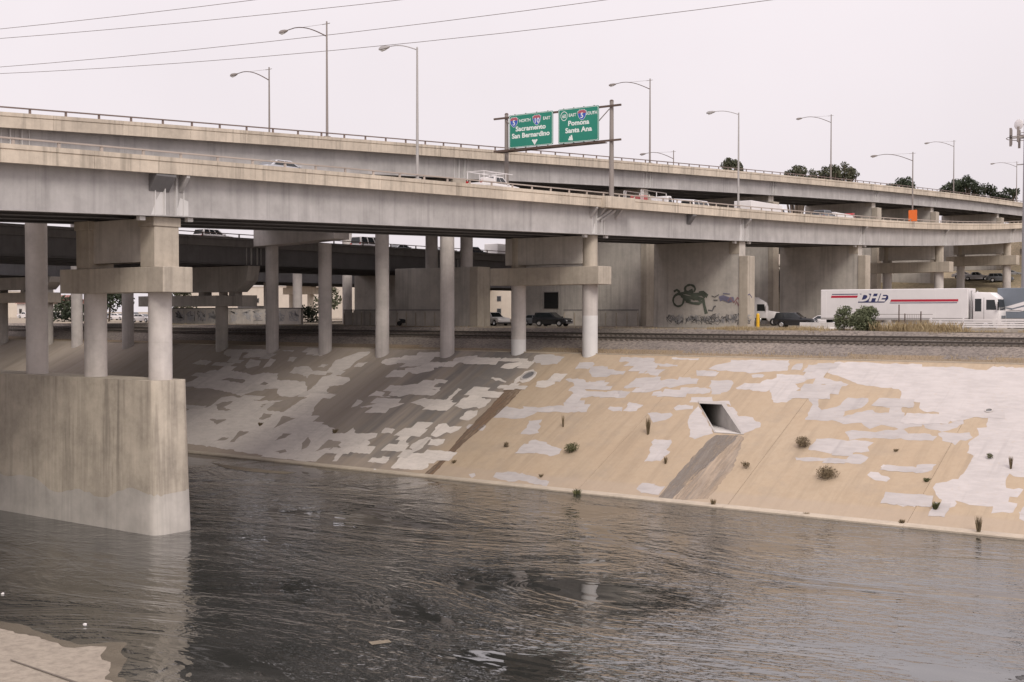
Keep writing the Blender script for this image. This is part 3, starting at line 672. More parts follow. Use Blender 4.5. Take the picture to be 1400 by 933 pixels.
bent(VA, 50.4, (-65.1, -71.9), PZ, 15.2, 16.8, zA(50.4) - .0, -63.3, -74.2, .34, True)
for x_, zt_ in ((-65.0, 13.6), (-73.5, 11.2)): MB().cyl(x_, 100.6, 9.2, zt_, .748, seg=28).build('painted_base', M_GIRP, VA, smooth=True)
bent(VA, 100.6, (-65.0, -73.5), 9.2, 16.58, 18.3, zA(100.6), -63.3, -76.2, .28)
def wallbent(e, n, Xn, Xf, z0, z1, endz, t=.8, m=M_WALL, ext=1.15):
    MB().box(Xf, Xn - .012, n - t, n + t, z0, z1 - .03).build('bent_wall', m, e, bevel=.03)
    MB().box(Xf, Xn - .5, n - t - .04, n - t - .002, z0, z0 + 2.3).build('wall_base', m, e)
    if ext: MB().box(Xn, Xn + ext, n - t - .1, n + t + .1, z0, endz).build('end_pilaster', M_CAP, e, bevel=.05)
    MB().box(Xn - 1.3, Xn + .02, n - t - .06, n - t - .004, endz + .25, z1 - .04).build('wall_head', M_CAP, e, bevel=.02)
wallbent(VA, 132, -64.3, -75.6, GZ - .3, zA(132), 20.4)
wallbent(VA, 169, -64.3, -76, GZ - .3, zA(169), 21.8)
bent(VA, 205.5, (-64.9, -73.5), GZ - .3, 20.4, 22.1, zA(205.5), -62.9, -76, .4)
bent(VA, 246, (-64.9, -73.5), 15, 22.8, 24.6, zA(246), -62.9, -76, .4)
bent(VA, 300, (-64.9, -73.5), 25, 27, 28.4, zA(300), -62.9, -76, .3)
column(VB, -78.7, 50.4, PZ, railB(50.4) - 3.55); column(VB, -91.5, 50.4, PZ, railB(50.4) - 3.55)
for n in (101.0,):
    for x in (-82.0, -90.8): column(VB, x, 99.7 if x > -85 else 99.4, 9.0, railB(n) - 3.95)
    MB().box(-94, -81, n - 1.5, n + .6, railB(n) - 4.6, railB(n) - 3.54).build('cap_beam', M_CAP, VB, bevel=.03)
MB().box(-94, -77.6, 49.4, 51.4, railB(50.4) - 4.6, railB(50.4) - 3.54).build('cap_beam', M_CAP, VB, bevel=.03)
for n, z0 in ((139.2, GZ), (177.3, GZ), (220.9, GZ), (253.8, 16), (301.4, 24)):
    zt_ = railB(n) - 3.53
    wallbent(VB, n, -81.6, -94.4, z0 - .3, zt_, zt_ - 1.0, .9, ext=1.1 if n > 200 else .9)
# C
for x in (-99.6, -108.2): column(VC, x, 99.6, 9.0, 21.6)
MB().loft([[(-97, 98.4, 22.0), (-97, 100.8, 22.0), (-97, 100.8, 23.55), (-97, 98.4, 23.55)], [(-110, 98.4, 21.5), (-110, 100.8, 21.5), (-110, 100.8, 23.55), (-110, 98.4, 23.55)]]).build('cap_beam', M_COLM, VC, bevel=.03)
MB().box(-110, -97.3, 122.9, 125.1, GZ - .3, 19.6).build('bent_wall', M_WALL, VC, bevel=.03)
MB().box(-97.28, -96.0, 122.7, 125.3, GZ - .3, 19.6).build('end_pilaster', M_CAP, VC, bevel=.03)
for x in (-98.8, -104.6): column(VC, x, 124, 19.6, 24.4, .8)
for n in (165, 210): MB().box(-108.5, -97.3, n - .9, n + .9, GZ - .3, 24.2).build('bent_wall', M_WALL, VC, bevel=.03)
for x in (-100, -106): column(VC, x, 50.4, PZ, 24.1)
# D
for x in (-117, -128): column(VD, x, 99.6, 9.0, 14.6, m=M_WALL)
cap(VD, -112, -131.5, 99.6, 14.6, 15.9, m=M_WALL)
MB().prism([(-132, 16.3), (-113.4, 16.3), (-111.6, 17.6), (-111.2, 19.35), (-132, 19.35)], 'y', 98.7, 100.5).build('upper_cap_wall', M_WALL, VD, bevel=.03)
for x in (-114.5, -120, -128): MB().box(x - .5, x + .5, 99.0, 100.2, 15.9, 16.3).build('bearing_block', M_WALL, VD)
for n in (138, 180, 225): wallbent(VD, n, -111.6, -131, GZ - .3, 19.38, 17.0, .8, ext=.9)
for x in (-114, -121, -128): column(VD, x, 50.4, PZ, 19.38)
# G and E
for x in (-135.2, -146.2):
    column(VG, x, 99.6, 9.0, 31.9); column(VG, x, 50.4, PZ, 31.9); column(VG, x, 140, GZ - .3, 31.9)
for x in (-153, -164): column(VE, x, 99.6, 9.0, 15.2, m=M_WALL); column(VE, x, 50.4, PZ, 18.7); column(VE, x, 140, GZ - .3, 18.7)
cap(VE, -151.5, -172, 99.6, 15.2, 16.6); MB().prism([(-172, 17.0), (-152.5, 17.0), (-151, 18.0), (-150.6, 18.74), (-172, 18.74)], 'y', 98.6, 100.6).build('upper_cap_wall', M_WALL, VE)
for x in (-153, -158, -164): MB().box(x - .5, x + .5, 99, 100.2, 16.6, 17.0).build('bearing_block', M_WALL, VE)

# --- brackets and pedestals on the front viaduct
def bracket(n, w, name='overhang_bracket', lift=0):
    z = railA(n) - 1.42; x = -64.13
    MB().prism([(x, z - .02), (x + .78, z - .02), (x + .78, z - .16), (x + .05, z - 1.05), (x, z - 1.05)], 'y', n - w / 2, n + w / 2).build(name, M_GIRD if w > .5 else M_GIR, VA)
for n, w in ((49.6, 1.5), (51.3, .25), (99.3, .3), (100.7, .3), (103.8, .25), (118.6, .8), (132.2, .4), (169.2, .4), (205.6, .4), (246, .4)): bracket(n, w)
for n in (100.2, 101.0): MB().tube([(-64.1, n, zA(n) + 1.3), (-63.4, n + 1.6, zA(n) + 2.45)], .13, 6).build('brace', M_GIR, VA)
ped = MB(); ped.loft([[(-63.6, y, railA(y) - 1.50), (-62.78, y, railA(y) - 1.50), (-62.78, y, railA(y) - .40), (-63.6, y, railA(y) - .40)] for y in (100.0, 105.2)]); ped.build('sign_pedestal', M_PAR, VA, bevel=.03)
for n in (50.4, 100.6, 132, 169):     # inspection lights / bearing lugs hanging beside each bent
    for d in (-2.0, 1.7): MB().box(-64.5, -64.15, n + d - .22, n + d + .22, zA(n + d) - .28, zA(n + d) - .02).build('girder_lug', M_GIRP, VA, bevel=.02)
for n, a, b in ((50.4, -1.4, -.35), (50.4, .5, 1.5), (100.6, -1.0, -.2), (132, -1.3, -.3), (169, -.9, -.2)):
    z = zA(n); MB().add([(-64.118, n + a, zA(n + a) + .08), (-64.118, n + b, zA(n + b) + .08), (-64.118, n + b, z + random.uniform(.8, 2.2)), (-64.118, n + a + .35, z + random.uniform(.7, 2.2))], [(0, 1, 2, 3)]).build('touch_up_paint', M_GIRP, VA)

# --- river pier: one long concrete wall with rounded nose, whitewashed foot
pw = wthing('river_pier', 'long brown concrete pier wall standing in the river with a whitewashed foot', 'bridge pier', (-64, 50.3, 0))
def nose(xn, xf, n, t, r, seg=5):
    P = [(xf, n - t), ]
    for cx, cy, a0 in ((xn - r, n - t + r, -90), (xn - r, n + t - r, 0)):
        for i in range(seg + 1): a = math.radians(a0 + 90 * i / seg); P.append((cx + r * math.cos(a), cy + r * math.sin(a)))
    P.append((xf, n + t)); return P
body = MB(); body.loft([[(x, y, -1.3) for x, y in nose(-63.62, -190, 50.35, 1.525, .7)], [(x, y, 0) for x, y in nose(-63.65, -190, 50.35, 1.52, .7)], [(x, y, PZ) for x, y in nose(-63.95, -190, 50.35, 1.40, .6)]])
body.build('pier_wall', M_PIER, pw, smooth=True)
# whitewashed band with a ragged top edge, 6 mm proud of the wall
def tlerp(z): k = z / PZ; return -63.65 - .30 * k, 1.52 - .12 * k, .7 - .1 * k
ws = MB(); seg = []
xs_ = [-190 + i * .5 for i in range(int((190 - 64.6) / .5))]
path = [('x', x) for x in xs_]
lo, hi = [], []; j = 0
def zw(s): return 2.35 + .35 * math.sin(s * .37) + .22 * math.sin(s * 1.13 + 1) + random.uniform(-.10, .10)
for x in xs_:
    z1 = zw(x); a = tlerp(.0); b = tlerp(z1); lo.append((x, 50.35 - a[1] - .022, -.2)); hi.append((x, 50.35 - b[1] - .006, z1))
for i in range(11):
    z1 = zw(-64 + i * .25)
    for lst, z in ((lo, -.2), (hi, z1)):
        xn, t, r = tlerp(max(z, 0)); ee = .022 if z < 0 else .006; P = nose(xn + ee, -190, 50.35, t + ee, r, 5); q = P[1 + i]; lst.append((q[0], q[1], z))
k_ = len(lo); ws.add(lo + hi, [(i, i + 1, i + 1 + k_, i + k_) for i in range(k_ - 1)]); ws.build('whitewash', M_PWH, pw, smooth=True)

# ================================================================== sign gantry on the front viaduct
sg = wthing('sign_gantry', 'overhead green road sign gantry with two panels spanning the front viaduct', 'road sign', (-63.3, 101.8, railA(101.8)))
NS = 101.4
for x, z0, zt_ in ((-63.1, railA(102) - 1.3, 34.05), (-75.6, railA(102) - 1.6, 33.95)):
    p_ = MB().cyl(x, NS, z0, zt_, .24, .19, 14).build('post', M_GALVD, sg, smooth=True)
    MB().cyl(x, NS, zt_, zt_ + .12, .22, .12, 14).build('post_cap', M_RUST, p_)
for z in (33.55, 30.28):
    MB().box(-77.0, -61.9, NS - .33, NS - .17, z - .09, z + .09).build('chord', M_RUST, sg)
MB().box(-76.0, -63.3, NS - 1.25, NS - .45, 30.0, 30.07).build('walkway', M_RUST, sg)
for i in range(10):
    x = -75.4 + i * 1.3
    MB().tube([(x, NS - .25, 30.2), (x, NS - 1.3, 29.98)], .035, 4).build('walkway_bracket', M_RUST, sg)
for i in range(5):
    x = -74 + i * 2.3; MB().box(x - .35, x + .35, NS - 1.5, NS - 1.2, 30.0, 30.16).build('sign_light', M_RUST, sg, bevel=.03)
MB().tube([(-63.2, NS - .22, 33.3), (-64.7, NS - .22, 32.0)], .05, 5).build('brace', M_GALVD, sg)
MB().tube([(-75.5, NS - .22, 33.3), (-74.5, NS - .22, 32.4)], .05, 5).build('brace', M_GALVD, sg)
FN = NS - .42      # sign face plane
def text_mesh(s, size, m, parent, name, origin, xdir, zdir, normal, off, shear=0, align='CENTER', bold=0, sx=1.0):
    cu = bpy.data.curves.new('t', 'FONT'); cu.body = s; cu.size = size; cu.align_x = align; cu.align_y = 'CENTER'; cu.shear = shear; cu.offset = bold; cu.resolution_u = 3
    to = bpy.data.objects.new('t', cu); COL.objects.link(to); bpy.context.view_layer.update()
    dg = bpy.context.evaluated_depsgraph_get(); me = bpy.data.meshes.new_from_object(to.evaluated_get(dg))
    bpy.data.objects.remove(to); bpy.data.curves.remove(cu)
    o0 = ORG.get(parent.name, Vector()); X, Z, Nn = Vector(xdir), Vector(zdir), Vector(normal)
    for v in me.vertices: v.co = Vector(origin) + X * v.co.x * sx + Z * v.co.y + Nn * off - o0
    me.name = name; me.materials.clear(); me.materials.append(m)
    o = bpy.data.objects.new(name, me); COL.objects.link(o); o.parent = parent; ORG[o.name] = o0; return o
def rrect(x0, x1, z0, z1, r, seg=4):
    P = []
    for cx, cz, a0 in ((x1 - r, z1 - r, 0), (x0 + r, z1 - r, 90), (x0 + r, z0 + r, 180), (x1 - r, z0 + r, 270)):
        for i in range(seg + 1): a = math.radians(a0 + 90 * i / seg); P.append((cx + r * math.cos(a), cz + r * math.sin(a)))
    return P
def flat(poly, m, parent, name, off):
    return MB().add([(x, FN - off, z) for x, z in poly], [tuple(range(len(poly)))]).build(name, m, parent)
def ribbon2d(loop, w):   # closed outline -> quads
    n = len(loop); out = []; c = Vector((sum(p[0] for p in loop) / n, sum(p[1] for p in loop) / n))
    inn = [(c.x + (p[0] - c.x) * (1 - w), c.y + (p[1] - c.y) * (1 - w)) for p in loop]
    return loop, inn
def outline(loop, w, m, parent, name, off):
    a, b = ribbon2d(loop, w); n = len(a)
    return MB().add([(x, FN - off, z) for x, z in a + b], [(i, (i + 1) % n, (i + 1) % n + n, i + n) for i in range(n)]).build(name, m, parent)
def interstate(px, pz, s, num, parent):
    sh = [(-.5, .32), (-.47, .02), (-.38, -.24), (-.2, -.44), (0, -.55), (.2, -.44), (.38, -.24), (.47, .02), (.5, .32), (.36, .36), (.28, .47), (.14, .42), (0, .45), (-.14, .42), (-.28, .47), (-.36, .36)]
    P = lambda k: [(px + x * s * k, pz + z * s * k) for x, z in sh]
    b = flat(P(1.06), M_SWHITE, parent, 'shield', .008); flat(P(.98), M_SBLUE, b, 'shield_field', .012)
    top = [(-.49, .30), (-.48, .13), (.48, .13), (.49, .30), (.36, .36), (.28, .47), (.14, .42), (0, .45), (-.14, .42), (-.28, .47), (-.36, .36)]
    flat([(px + x * s * .97, pz + z * s * .97) for x, z in top], M_SRED, b, 'shield_crown', .015)
    text_mesh(num, s * .72, M_SWHITE, b, 'shield_number', (px, FN, pz - .12 * s), (1, 0, 0), (0, 0, 1), (0, -1, 0), .017, bold=.012)
def panel(x0, x1, z0, z1):
    p = MB().prism(rrect(x0, x1, z0, z1, .12), 'y', FN, FN + .05).build('sign_panel', M_GREEN, sg)
    outline(rrect(x0 + .05, x1 - .05, z0 + .05, z1 - .05, .12), .022, M_SWHITE, p, 'border', .004)
    for i in range(4):
        x = x0 + (x1 - x0) * (i + .5) / 4; MB().box(x - .04, x + .04, FN + .05, FN + .12, z0 - .1, z1 + .08).build('panel_rib', M_RUST, p)
    return p
T = lambda s, x, z, size, par, sx=1.0, bold=.010: text_mesh(s, size, M_SWHITE, par, 'lettering', (x, FN, z), (1, 0, 0), (0, 0, 1), (0, -1, 0), .008, sx=sx, bold=bold)
def arrow(x, z, s, ang, par, tail):
    P = [(-.5, .25), (-.28, .25 + .12), (-.12, .2), (-.12, .3 + tail), (.12, .3 + tail), (.12, .2), (.28, .37), (.5, .25), (0, -.45)]
    c_, s_ = math.cos(ang), math.sin(ang); flat([(x + (u * c_ - w * s_) * s, z + (u * s_ + w * c_) * s) for u, w in P], M_SWHITE, par, 'arrow', .008)
P1 = panel(-74.97, -69.6, 30.42, 33.72); P2 = panel(-68.97, -64.28, 30.40, 33.72)
interstate(-74.35, 33.02, .98, '5', P1); T('NORTH', -73.0, 33.05, .42, P1, .95); interstate(-71.55, 33.02, .98, '10', P1); T('EAST', -70.35, 33.05, .42, P1, .95)
T('Sacramento', -72.3, 32.26, .66, P1, 1.17, .022); T('San Bernardino', -72.3, 31.57, .66, P1, 1.13, .022); arrow(-71.8, 30.84, .72, 0, P1, .0)
ov = [(-68.28 + .42 * math.cos(a) * (1 if math.sin(a) > 0 else .92), 33.03 + .46 * math.sin(a)) for a in [2 * math.pi * i / 24 for i in range(24)]]
outline(ov, .14, M_SWHITE, P2, 'route_shield', .008); T('60', -68.28, 33.0, .5, P2, .9); T('EAST', -67.3, 33.05, .42, P2, .95); interstate(-66.2, 33.02, .98, '5', P2); T('SOUTH', -65.1, 33.05, .42, P2, .92)
T('Pomona', -66.6, 32.26, .66, P2, 1.12, .022); T('Santa Ana', -66.6, 31.57, .66, P2, 1.16, .022); arrow(-67.45, 30.80, .66, math.radians(48), P2, .12)

# ================================================================== lamps
def lamp(label, X, n, zb, zt, arm, kind, zbase=None):
    e = thing('street_lamp', label, 'street lamp', (X, n, zb), 0, 'street lamps along the viaducts'); H = zt - zb
    mm_ = M_GALVD if kind == 1 else M_GALV
    MB().box(-.22, .22, -.22, .22, 0, .1).build('base_plate', mm_, e)
    MB().cyl(0, 0, .1, H, .125, .07, 12).build('pole', mm_, e, smooth=True)
    if kind == 1:
        a0 = H - 1.35; pts = [(-arm * t, 0, a0 + 1.32 * math.sin(min(1, t * 1.25) * math.pi / 2) - max(0, t - .8) * .5) for t in [i / 10 for i in range(11)]]
        am = MB().tube(pts, .055, 6, .04).build('arm', M_RUST, e, smooth=True)
        MB().tube([(0, 0, H - .22), (-arm * .62, 0, pts[6][2] + .02)], .015, 4).build('tie_rod', mm_, am)
        MB().box(-.55, .4, -.025, .025, H - .24, H - .19).build('cross_bar', mm_, e)
        tip = pts[-1]
    else:
        a0 = H - .15; pts = [(-arm * t, 0, a0 + .62 * math.sin(min(1, t * 1.2) * math.pi / 2)) for t in [i / 8 for i in range(9)]]
        MB().tube(pts, .05, 6, .035).build('arm', mm_, e, smooth=True); tip = pts[-1]
        MB().cyl(0, 0, H, H + .1, .08, .03, 8).build('pole_cap', mm_, e)
    hx, hz = tip[0], tip[2]
    ring_ = lambda x, w, z0, z1: [(x, -w, z0), (x, -w * .8, z1), (x, w * .8, z1), (x, w, z0), (x, w * .7, z0 - .05), (x, -w * .7, z0 - .05)]
    hd = MB().loft([ring_(hx + .1, .06, hz - .04, hz + .05), ring_(hx - .2, .16, hz - .1, hz + .09), ring_(hx - .65, .2, hz - .15, hz + .08), ring_(hx - .95, .1, hz - .12, hz)]).build('lamp_head', M_GALVD if kind == 1 else M_GALV, e, smooth=True)
    MB().loft([ring_(hx - .28, .13, hz - .16, hz - .13), ring_(hx - .72, .13, hz - .24, hz - .18)]).build('lens', M_LAMPG, hd)
def lampB(label, n, zt, arm=5.2): lamp(label, -80.62, n, railB(n) - .42, zt, arm, 1)
def lampA(label, n, zt, arm, kind): lamp(label, -63.52, n, railA(n) - .40, zt, arm, kind)
lampB('tall lamp with tie rod on the higher viaduct, nearest the river pier', 80.95, 40.2)
lampB('lamp with tie rod on the higher viaduct just past the green road sign', 138.8, 43.72)
lampB('lamp with tie rod on the higher viaduct in front of the two middle bluff trees', 198.4, 46.72)
lampB('lamp with tie rod on the higher viaduct beside the long tree row', 264.5, 49.76)
lampB('farthest lamp with tie rod on the higher viaduct beside the antenna mast', 313.5, 50.09)
lampA('plain short-armed lamp on the front viaduct between the river pier and the road sign', 73.6, 34.43, 3.0, 2)
lampA('plain short-armed lamp on the front viaduct beside the lone bluff tree', 129.3, 36.5, 3.1, 2)
lampA('lamp with tie rod on the front viaduct standing behind the orange sign', 188.3, 38.17, 5.6, 1)
lamp('lamp with tie rod rising behind the higher viaduct near the overhead wires', -97.2, 89.2, 27.7, 39.3, 5.0, 1)
lamp('far low lamp with only its arm above the higher viaduct rail', -97.2, 174.8, 28.4, 39.6, 5.2, 1)

# orange sign on the front viaduct
p = onX(1248, 292, -63.1); e = wthing('orange_sign', 'orange temporary road sign fixed to the front viaduct handrail', 'road sign', (-63.15, 187.6, railA(187.6)))
MB().prism(rrect(-63.85, -62.55, railA(187.6) - .35, railA(187.6) + 1.35, .08), 'y', 187.5, 187.54).build('sign_plate', M_ORANGE, e)
for x in (-63.45, -62.95): MB().box(x - .03, x + .03, 187.54, 187.6, railA(187.6) - 1.2, railA(187.6) + 1.2).build('sign_post', M_GALV, e)

# ================================================================== overhead wires and their poles (outside the frame)
def wire_dir():
    a, d = 4100.0, -1700.0; v = Vector((YC * a - YS * d, YS * a + YC * d, 0)); return v.normalized()
wd = wire_dir()
def wpoint(px_, py_, L0):   # point on a vertical plane through (px 0, depth 160) along wd
    r = ray(0, 426); base = Vector((r[0], r[1], 0)) * (160 / F) + Vector((0, 0, 0)) + L0 * Vector((-wd.y, wd.x, 0))
    q = ray(px_, py_); nrm = Vector((-wd.y, wd.x, 0)); t = base.dot(nrm) / (q[0] * nrm.x + q[1] * nrm.y); return Vector((q[0] * t, q[1] * t, CZ + q[2] * t))
ends = []
for i, (a, m_, b, off, lab) in enumerate([((0, 40), (175, 21), (350, 0), 0, 'highest overhead wire, cutting only the top corner of the sky'), ((0, 53), (275, 29), (550, 0), 4, 'second overhead wire from the top, passing just above the tallest lamp'),
                              ((0, 92), (415, 52), (830, 0), 8, 'third overhead wire from the top, crossing the tallest lamp post'), ((0, 101), (571, 58), (1012, 6), 12, 'lowest overhead wire, passing just over the plain lamp head')]):
    A_, Mid, B_ = wpoint(*a, off), wpoint(*m_, off), wpoint(*b, off)
    ta, tm_, tb_ = [q.dot(wd) for q in (A_, Mid, B_)]
    c2 = np.polyfit([ta, tm_, tb_], [A_.z, Mid.z, B_.z], 2); c2[0] = max(.0002, min(.0012, c2[0]))
    sl_ = (B_.z - A_.z) / (tb_ - ta)
    pts = []
    for k in range(41):
        t = ta - 130 + (tb_ + 330 - ta) * 0 + k * (460 / 40); u = (t - ta)
        z = A_.z + sl_ * u + c2[0] * u * (u - (tb_ - ta)); q = A_ + wd * u; pts.append((q.x, q.y, z))
    o = MB().tube(pts, .032, 5).build('power_line', M_RUST); tag(o, lab, 'wire', 'overhead wires'); ends.append((Vector(pts[0]), Vector(pts[-1])))
for k, lab in ((0, 'steel power pole far upstream carrying the wires'), (1, 'steel power pole downstream carrying the wires')):
    c = sum((q[k] for q in ends), Vector()) / 4; zt_ = max(q[k].z for q in ends) + 1.5
    e = wthing('power_pole', lab, 'power pole', (c.x, c.y, 8)); MB().cyl(c.x, c.y, 8, zt_, .45, .2, 14).build('pole', M_GALVD, e, smooth=True)
    for q in ends: MB().tube([(c.x, c.y, q[k].z - .3), tuple(q[k])], .09, 6).build('cross_arm', M_GALVD, e)

# ================================================================== vehicles
def wheel(e, x, y, r, w, name='wheel'):
    t = MB()
    seg = 18; rg = lambda yy, rr: [(x + rr * math.cos(2 * math.pi * j / seg), yy, r + rr * math.sin(2 * math.pi * j / seg)) for j in range(seg)]
    t.loft([rg(y - w / 2, r * .9), rg(y - w / 2 + .03, r), rg(y + w / 2 - .03, r), rg(y + w / 2, r * .9)]); o = t.build(name, M_BLACK, e, smooth=True)
    s = 1 if y > 0 else -1; yy = y + s * w / 2
    MB().loft([rg(yy + s * .004, r * .62), rg(yy + s * .02, r * .5), rg(yy + s * .012, r * .12)]).build('rim', M_CHROME, o)
def side_prism(poly, hw, m, e, name, bev=.05): return MB().prism(poly, 'y', -hw, hw).build(name, m, e, bevel=bev, bseg=2, smooth=True)
def arch(cx, r, z0, rev=False):
    P = [(cx + r * math.cos(a), z0 + r * math.sin(a) * 1.0) for a in [math.pi * i / 8 for i in range(9)]]; return P if not rev else P[::-1]
CARS = {
 'sedan': dict(L=4.7, hw=.88, wb=(1.38, -1.36), r=.33, body=[(-2.33, .42), (-2.35, .72), (-2.2, .95), (-1.7, 1.0), (1.0, .96), (2.0, .80), (2.32, .62), (2.33, .38)], gh=[(-1.85, .97), (-1.15, 1.40), (.15, 1.44), (1.1, .95)], glass=2),
 'suv': dict(L=4.8, hw=.95, wb=(1.42, -1.42), r=.38, body=[(-2.38, .48), (-2.4, .85), (-2.36, 1.1), (-1.7, 1.12), (1.05, 1.1), (2.2, 1.0), (2.38, .75), (2.38, .45)], gh=[(-2.3, 1.1), (-2.05, 1.72), (.1, 1.76), (.95, 1.09)], glass=3),
 'pickup': dict(L=5.5, hw=.97, wb=(1.75, -1.6), r=.39, body=[(-2.72, .52), (-2.75, 1.08), (-.95, 1.1), (1.2, 1.1), (2.5, 1.02), (2.72, .8), (2.72, .48)], gh=[(-1.0, 1.08), (-.85, 1.72), (.35, 1.76), (1.15, 1.09)], glass=2),
 'van': dict(L=5.4, hw=1.0, wb=(1.75, -1.6), r=.37, body=[(-2.65, .45), (-2.7, 1.1), (-1.7, 1.15), (1.4, 1.15), (2.45, 1.0), (2.68, .75), (2.68, .42)], gh=[(-2.66, 1.12), (-2.6, 2.1), (1.1, 2.15), (1.85, 1.13)], glass=3)}
def car(label, kind, paint, loc, rz, group, name=None, lite=False):
    d = CARS[kind]; e = thing(name or {'sedan': 'car', 'suv': 'suv', 'pickup': 'pickup_truck', 'van': 'van'}[kind], label, {'sedan': 'car', 'suv': 'car', 'pickup': 'pickup truck', 'van': 'van'}[kind], loc, rz, group)
    wb = d['wb']; r = d['r']; hw = d['hw']; ra = r * 1.16
    body = [d['body'][-1], (wb[0] + ra, .30)] + arch(wb[0], ra, r * .95) + [(wb[0] - ra, .28), (wb[1] + ra, .28)] + arch(wb[1], ra, r * .95) + [(wb[1] - ra, .32)] + d['body'][:-1]
    side_prism(body, hw, paint, e, 'body', .045)
    g = d['gh']; zb_, zt_ = g[0][1], max(p[1] for p in g); top = hw - .20
    yy = lambda z: (hw - .05) + (top - (hw - .05)) * (z - zb_) / (zt_ - zb_)
    MB().loft([[(x, -yy(z), z) for x, z in g], [(x, yy(z), z) for x, z in g]]).build('cabin', paint, e, bevel=.04, bseg=2, smooth=True)
    c = Vector((sum(p[0] for p in g) / 4, 0, (zb_ + zt_) / 2)); k = d['glass']
    for s in (-1, 1):      # side windows
        for i in range(k):
            t0, t1 = .04 + i / k * .94, (i + 1) / k * .94
            lerp = lambda a, b, t: a + (b - a) * t
            q = []
            for t, up in ((t0, 0), (t1, 0), (t1, 1), (t0, 1)):
                zz = zb_ + .05 if not up else zt_ - .09; f = (zz - zb_) / (zt_ - zb_)
                xl = lerp(g[0][0], g[1][0], f) + .1; xr = lerp(g[3][0], g[2][0], f) - .1; q.append((lerp(xl, xr, t), s * (yy(zz) + .012), zz))
            MB().add(q, [(0, 1, 2, 3)]).build('side_window', M_GLASS, e)
    for (a, b), nm in (((g[3], g[2]), 'windscreen'), ((g[0], g[1]), 'rear_window')):
        dx = .014 if nm == 'windscreen' else -.014; la = lambda t: (a[0] + (b[0] - a[0]) * t + dx, a[1] + (b[1] - a[1]) * t + .012)
        p0, p1 = la(.08), la(.9); MB().add([(p0[0], -yy(p0[1]) + .1, p0[1]), (p0[0], yy(p0[1]) - .1, p0[1]), (p1[0], yy(p1[1]) - .08, p1[1]), (p1[0], -yy(p1[1]) + .08, p1[1])], [(0, 1, 2, 3)]).build(nm, M_GLASS, e)
    for x in wb:
        for s in (-1, 1): wheel(e, x, s * (hw - .11), r, .22)
    xf, xr = d['body'][-1][0], d['body'][0][0]; zl = d['body'][-2][1] - .02
    for s in (-1, 1):
        MB().box(xf - .12, xf + .006, s * (hw - .28) - .16, s * (hw - .28) + .16, zl - .08, zl + .06).build('headlight', M_LAMPG, e, bevel=.02)
        MB().box(xr - .035, xr + .06, s * (hw - .2) - .12, s * (hw - .2) + .12, d['body'][1][1] - .05, d['body'][1][1] + .15).build('tail_light', M_TAILR, e, bevel=.02)
        MB().box(.75, .95, s * (hw + .02) - .08, s * (hw + .02) + .08, zb_ - .0, zb_ + .14).build('mirror', paint, e, bevel=.02)
    MB().box(xf - .1, xf + .03, -hw + .1, hw - .1, .36, .52).build('bumper', M_GIRD, e, bevel=.02); MB().box(xr - .04, xr + .1, -hw + .1, hw - .1, .38, .54).build('bumper', M_GIRD, e, bevel=.02)
    if kind == 'pickup': MB().box(-2.62, -1.08, -hw + .1, hw - .1, 1.085, 1.115).build('bed', M_BLACK, e)
    return e
HN = math.pi / 2      # heading across the river (+Y)
gpA, gpD, gpP, gpL = 'cars on the front viaduct', 'cars on the low dark viaduct', 'vehicles parked under the viaducts', 'cars parked beyond the dry lot'
def roadA(n): return railA(n) - 1.42 + .38
def onroadA(X, n): return (X, n, roadA(n))
def grade(o, f, n): o.rotation_euler = (0, -math.atan((f(n + 1) - f(n - 1)) / 2), HN) if True else None
c = car('silver car on the front viaduct nearest the river pier', 'sedan', M_SILVER, onroadA(-66.2, 62.0), HN, gpA)
c = car('white pickup truck with a pipe ladder rack on the front viaduct below the road sign', 'pickup', M_WHITE, onroadA(-66.0, 86.6), HN, gpA)
for x in (-2.5, -.8, .6):
    for s in (-.9, .9): MB().tube([(x, s, 1.0), (x, s, 2.05)], .035, 5).build('rack_upright', M_WHITE, c)
    MB().tube([(x, -.9, 2.05), (x, .9, 2.05)], .035, 5).build('rack_crossbar', M_WHITE, c)
for s in (-.9, .9): MB().tube([(-2.6, s, 2.05), (1.6, s, 2.05)], .035, 5).build('rack_rail', M_WHITE, c)
MB().box(-2.6, -1.1, -.97, -.6, 1.1, 1.5).build('tool_box', M_WHITE, c, bevel=.02)
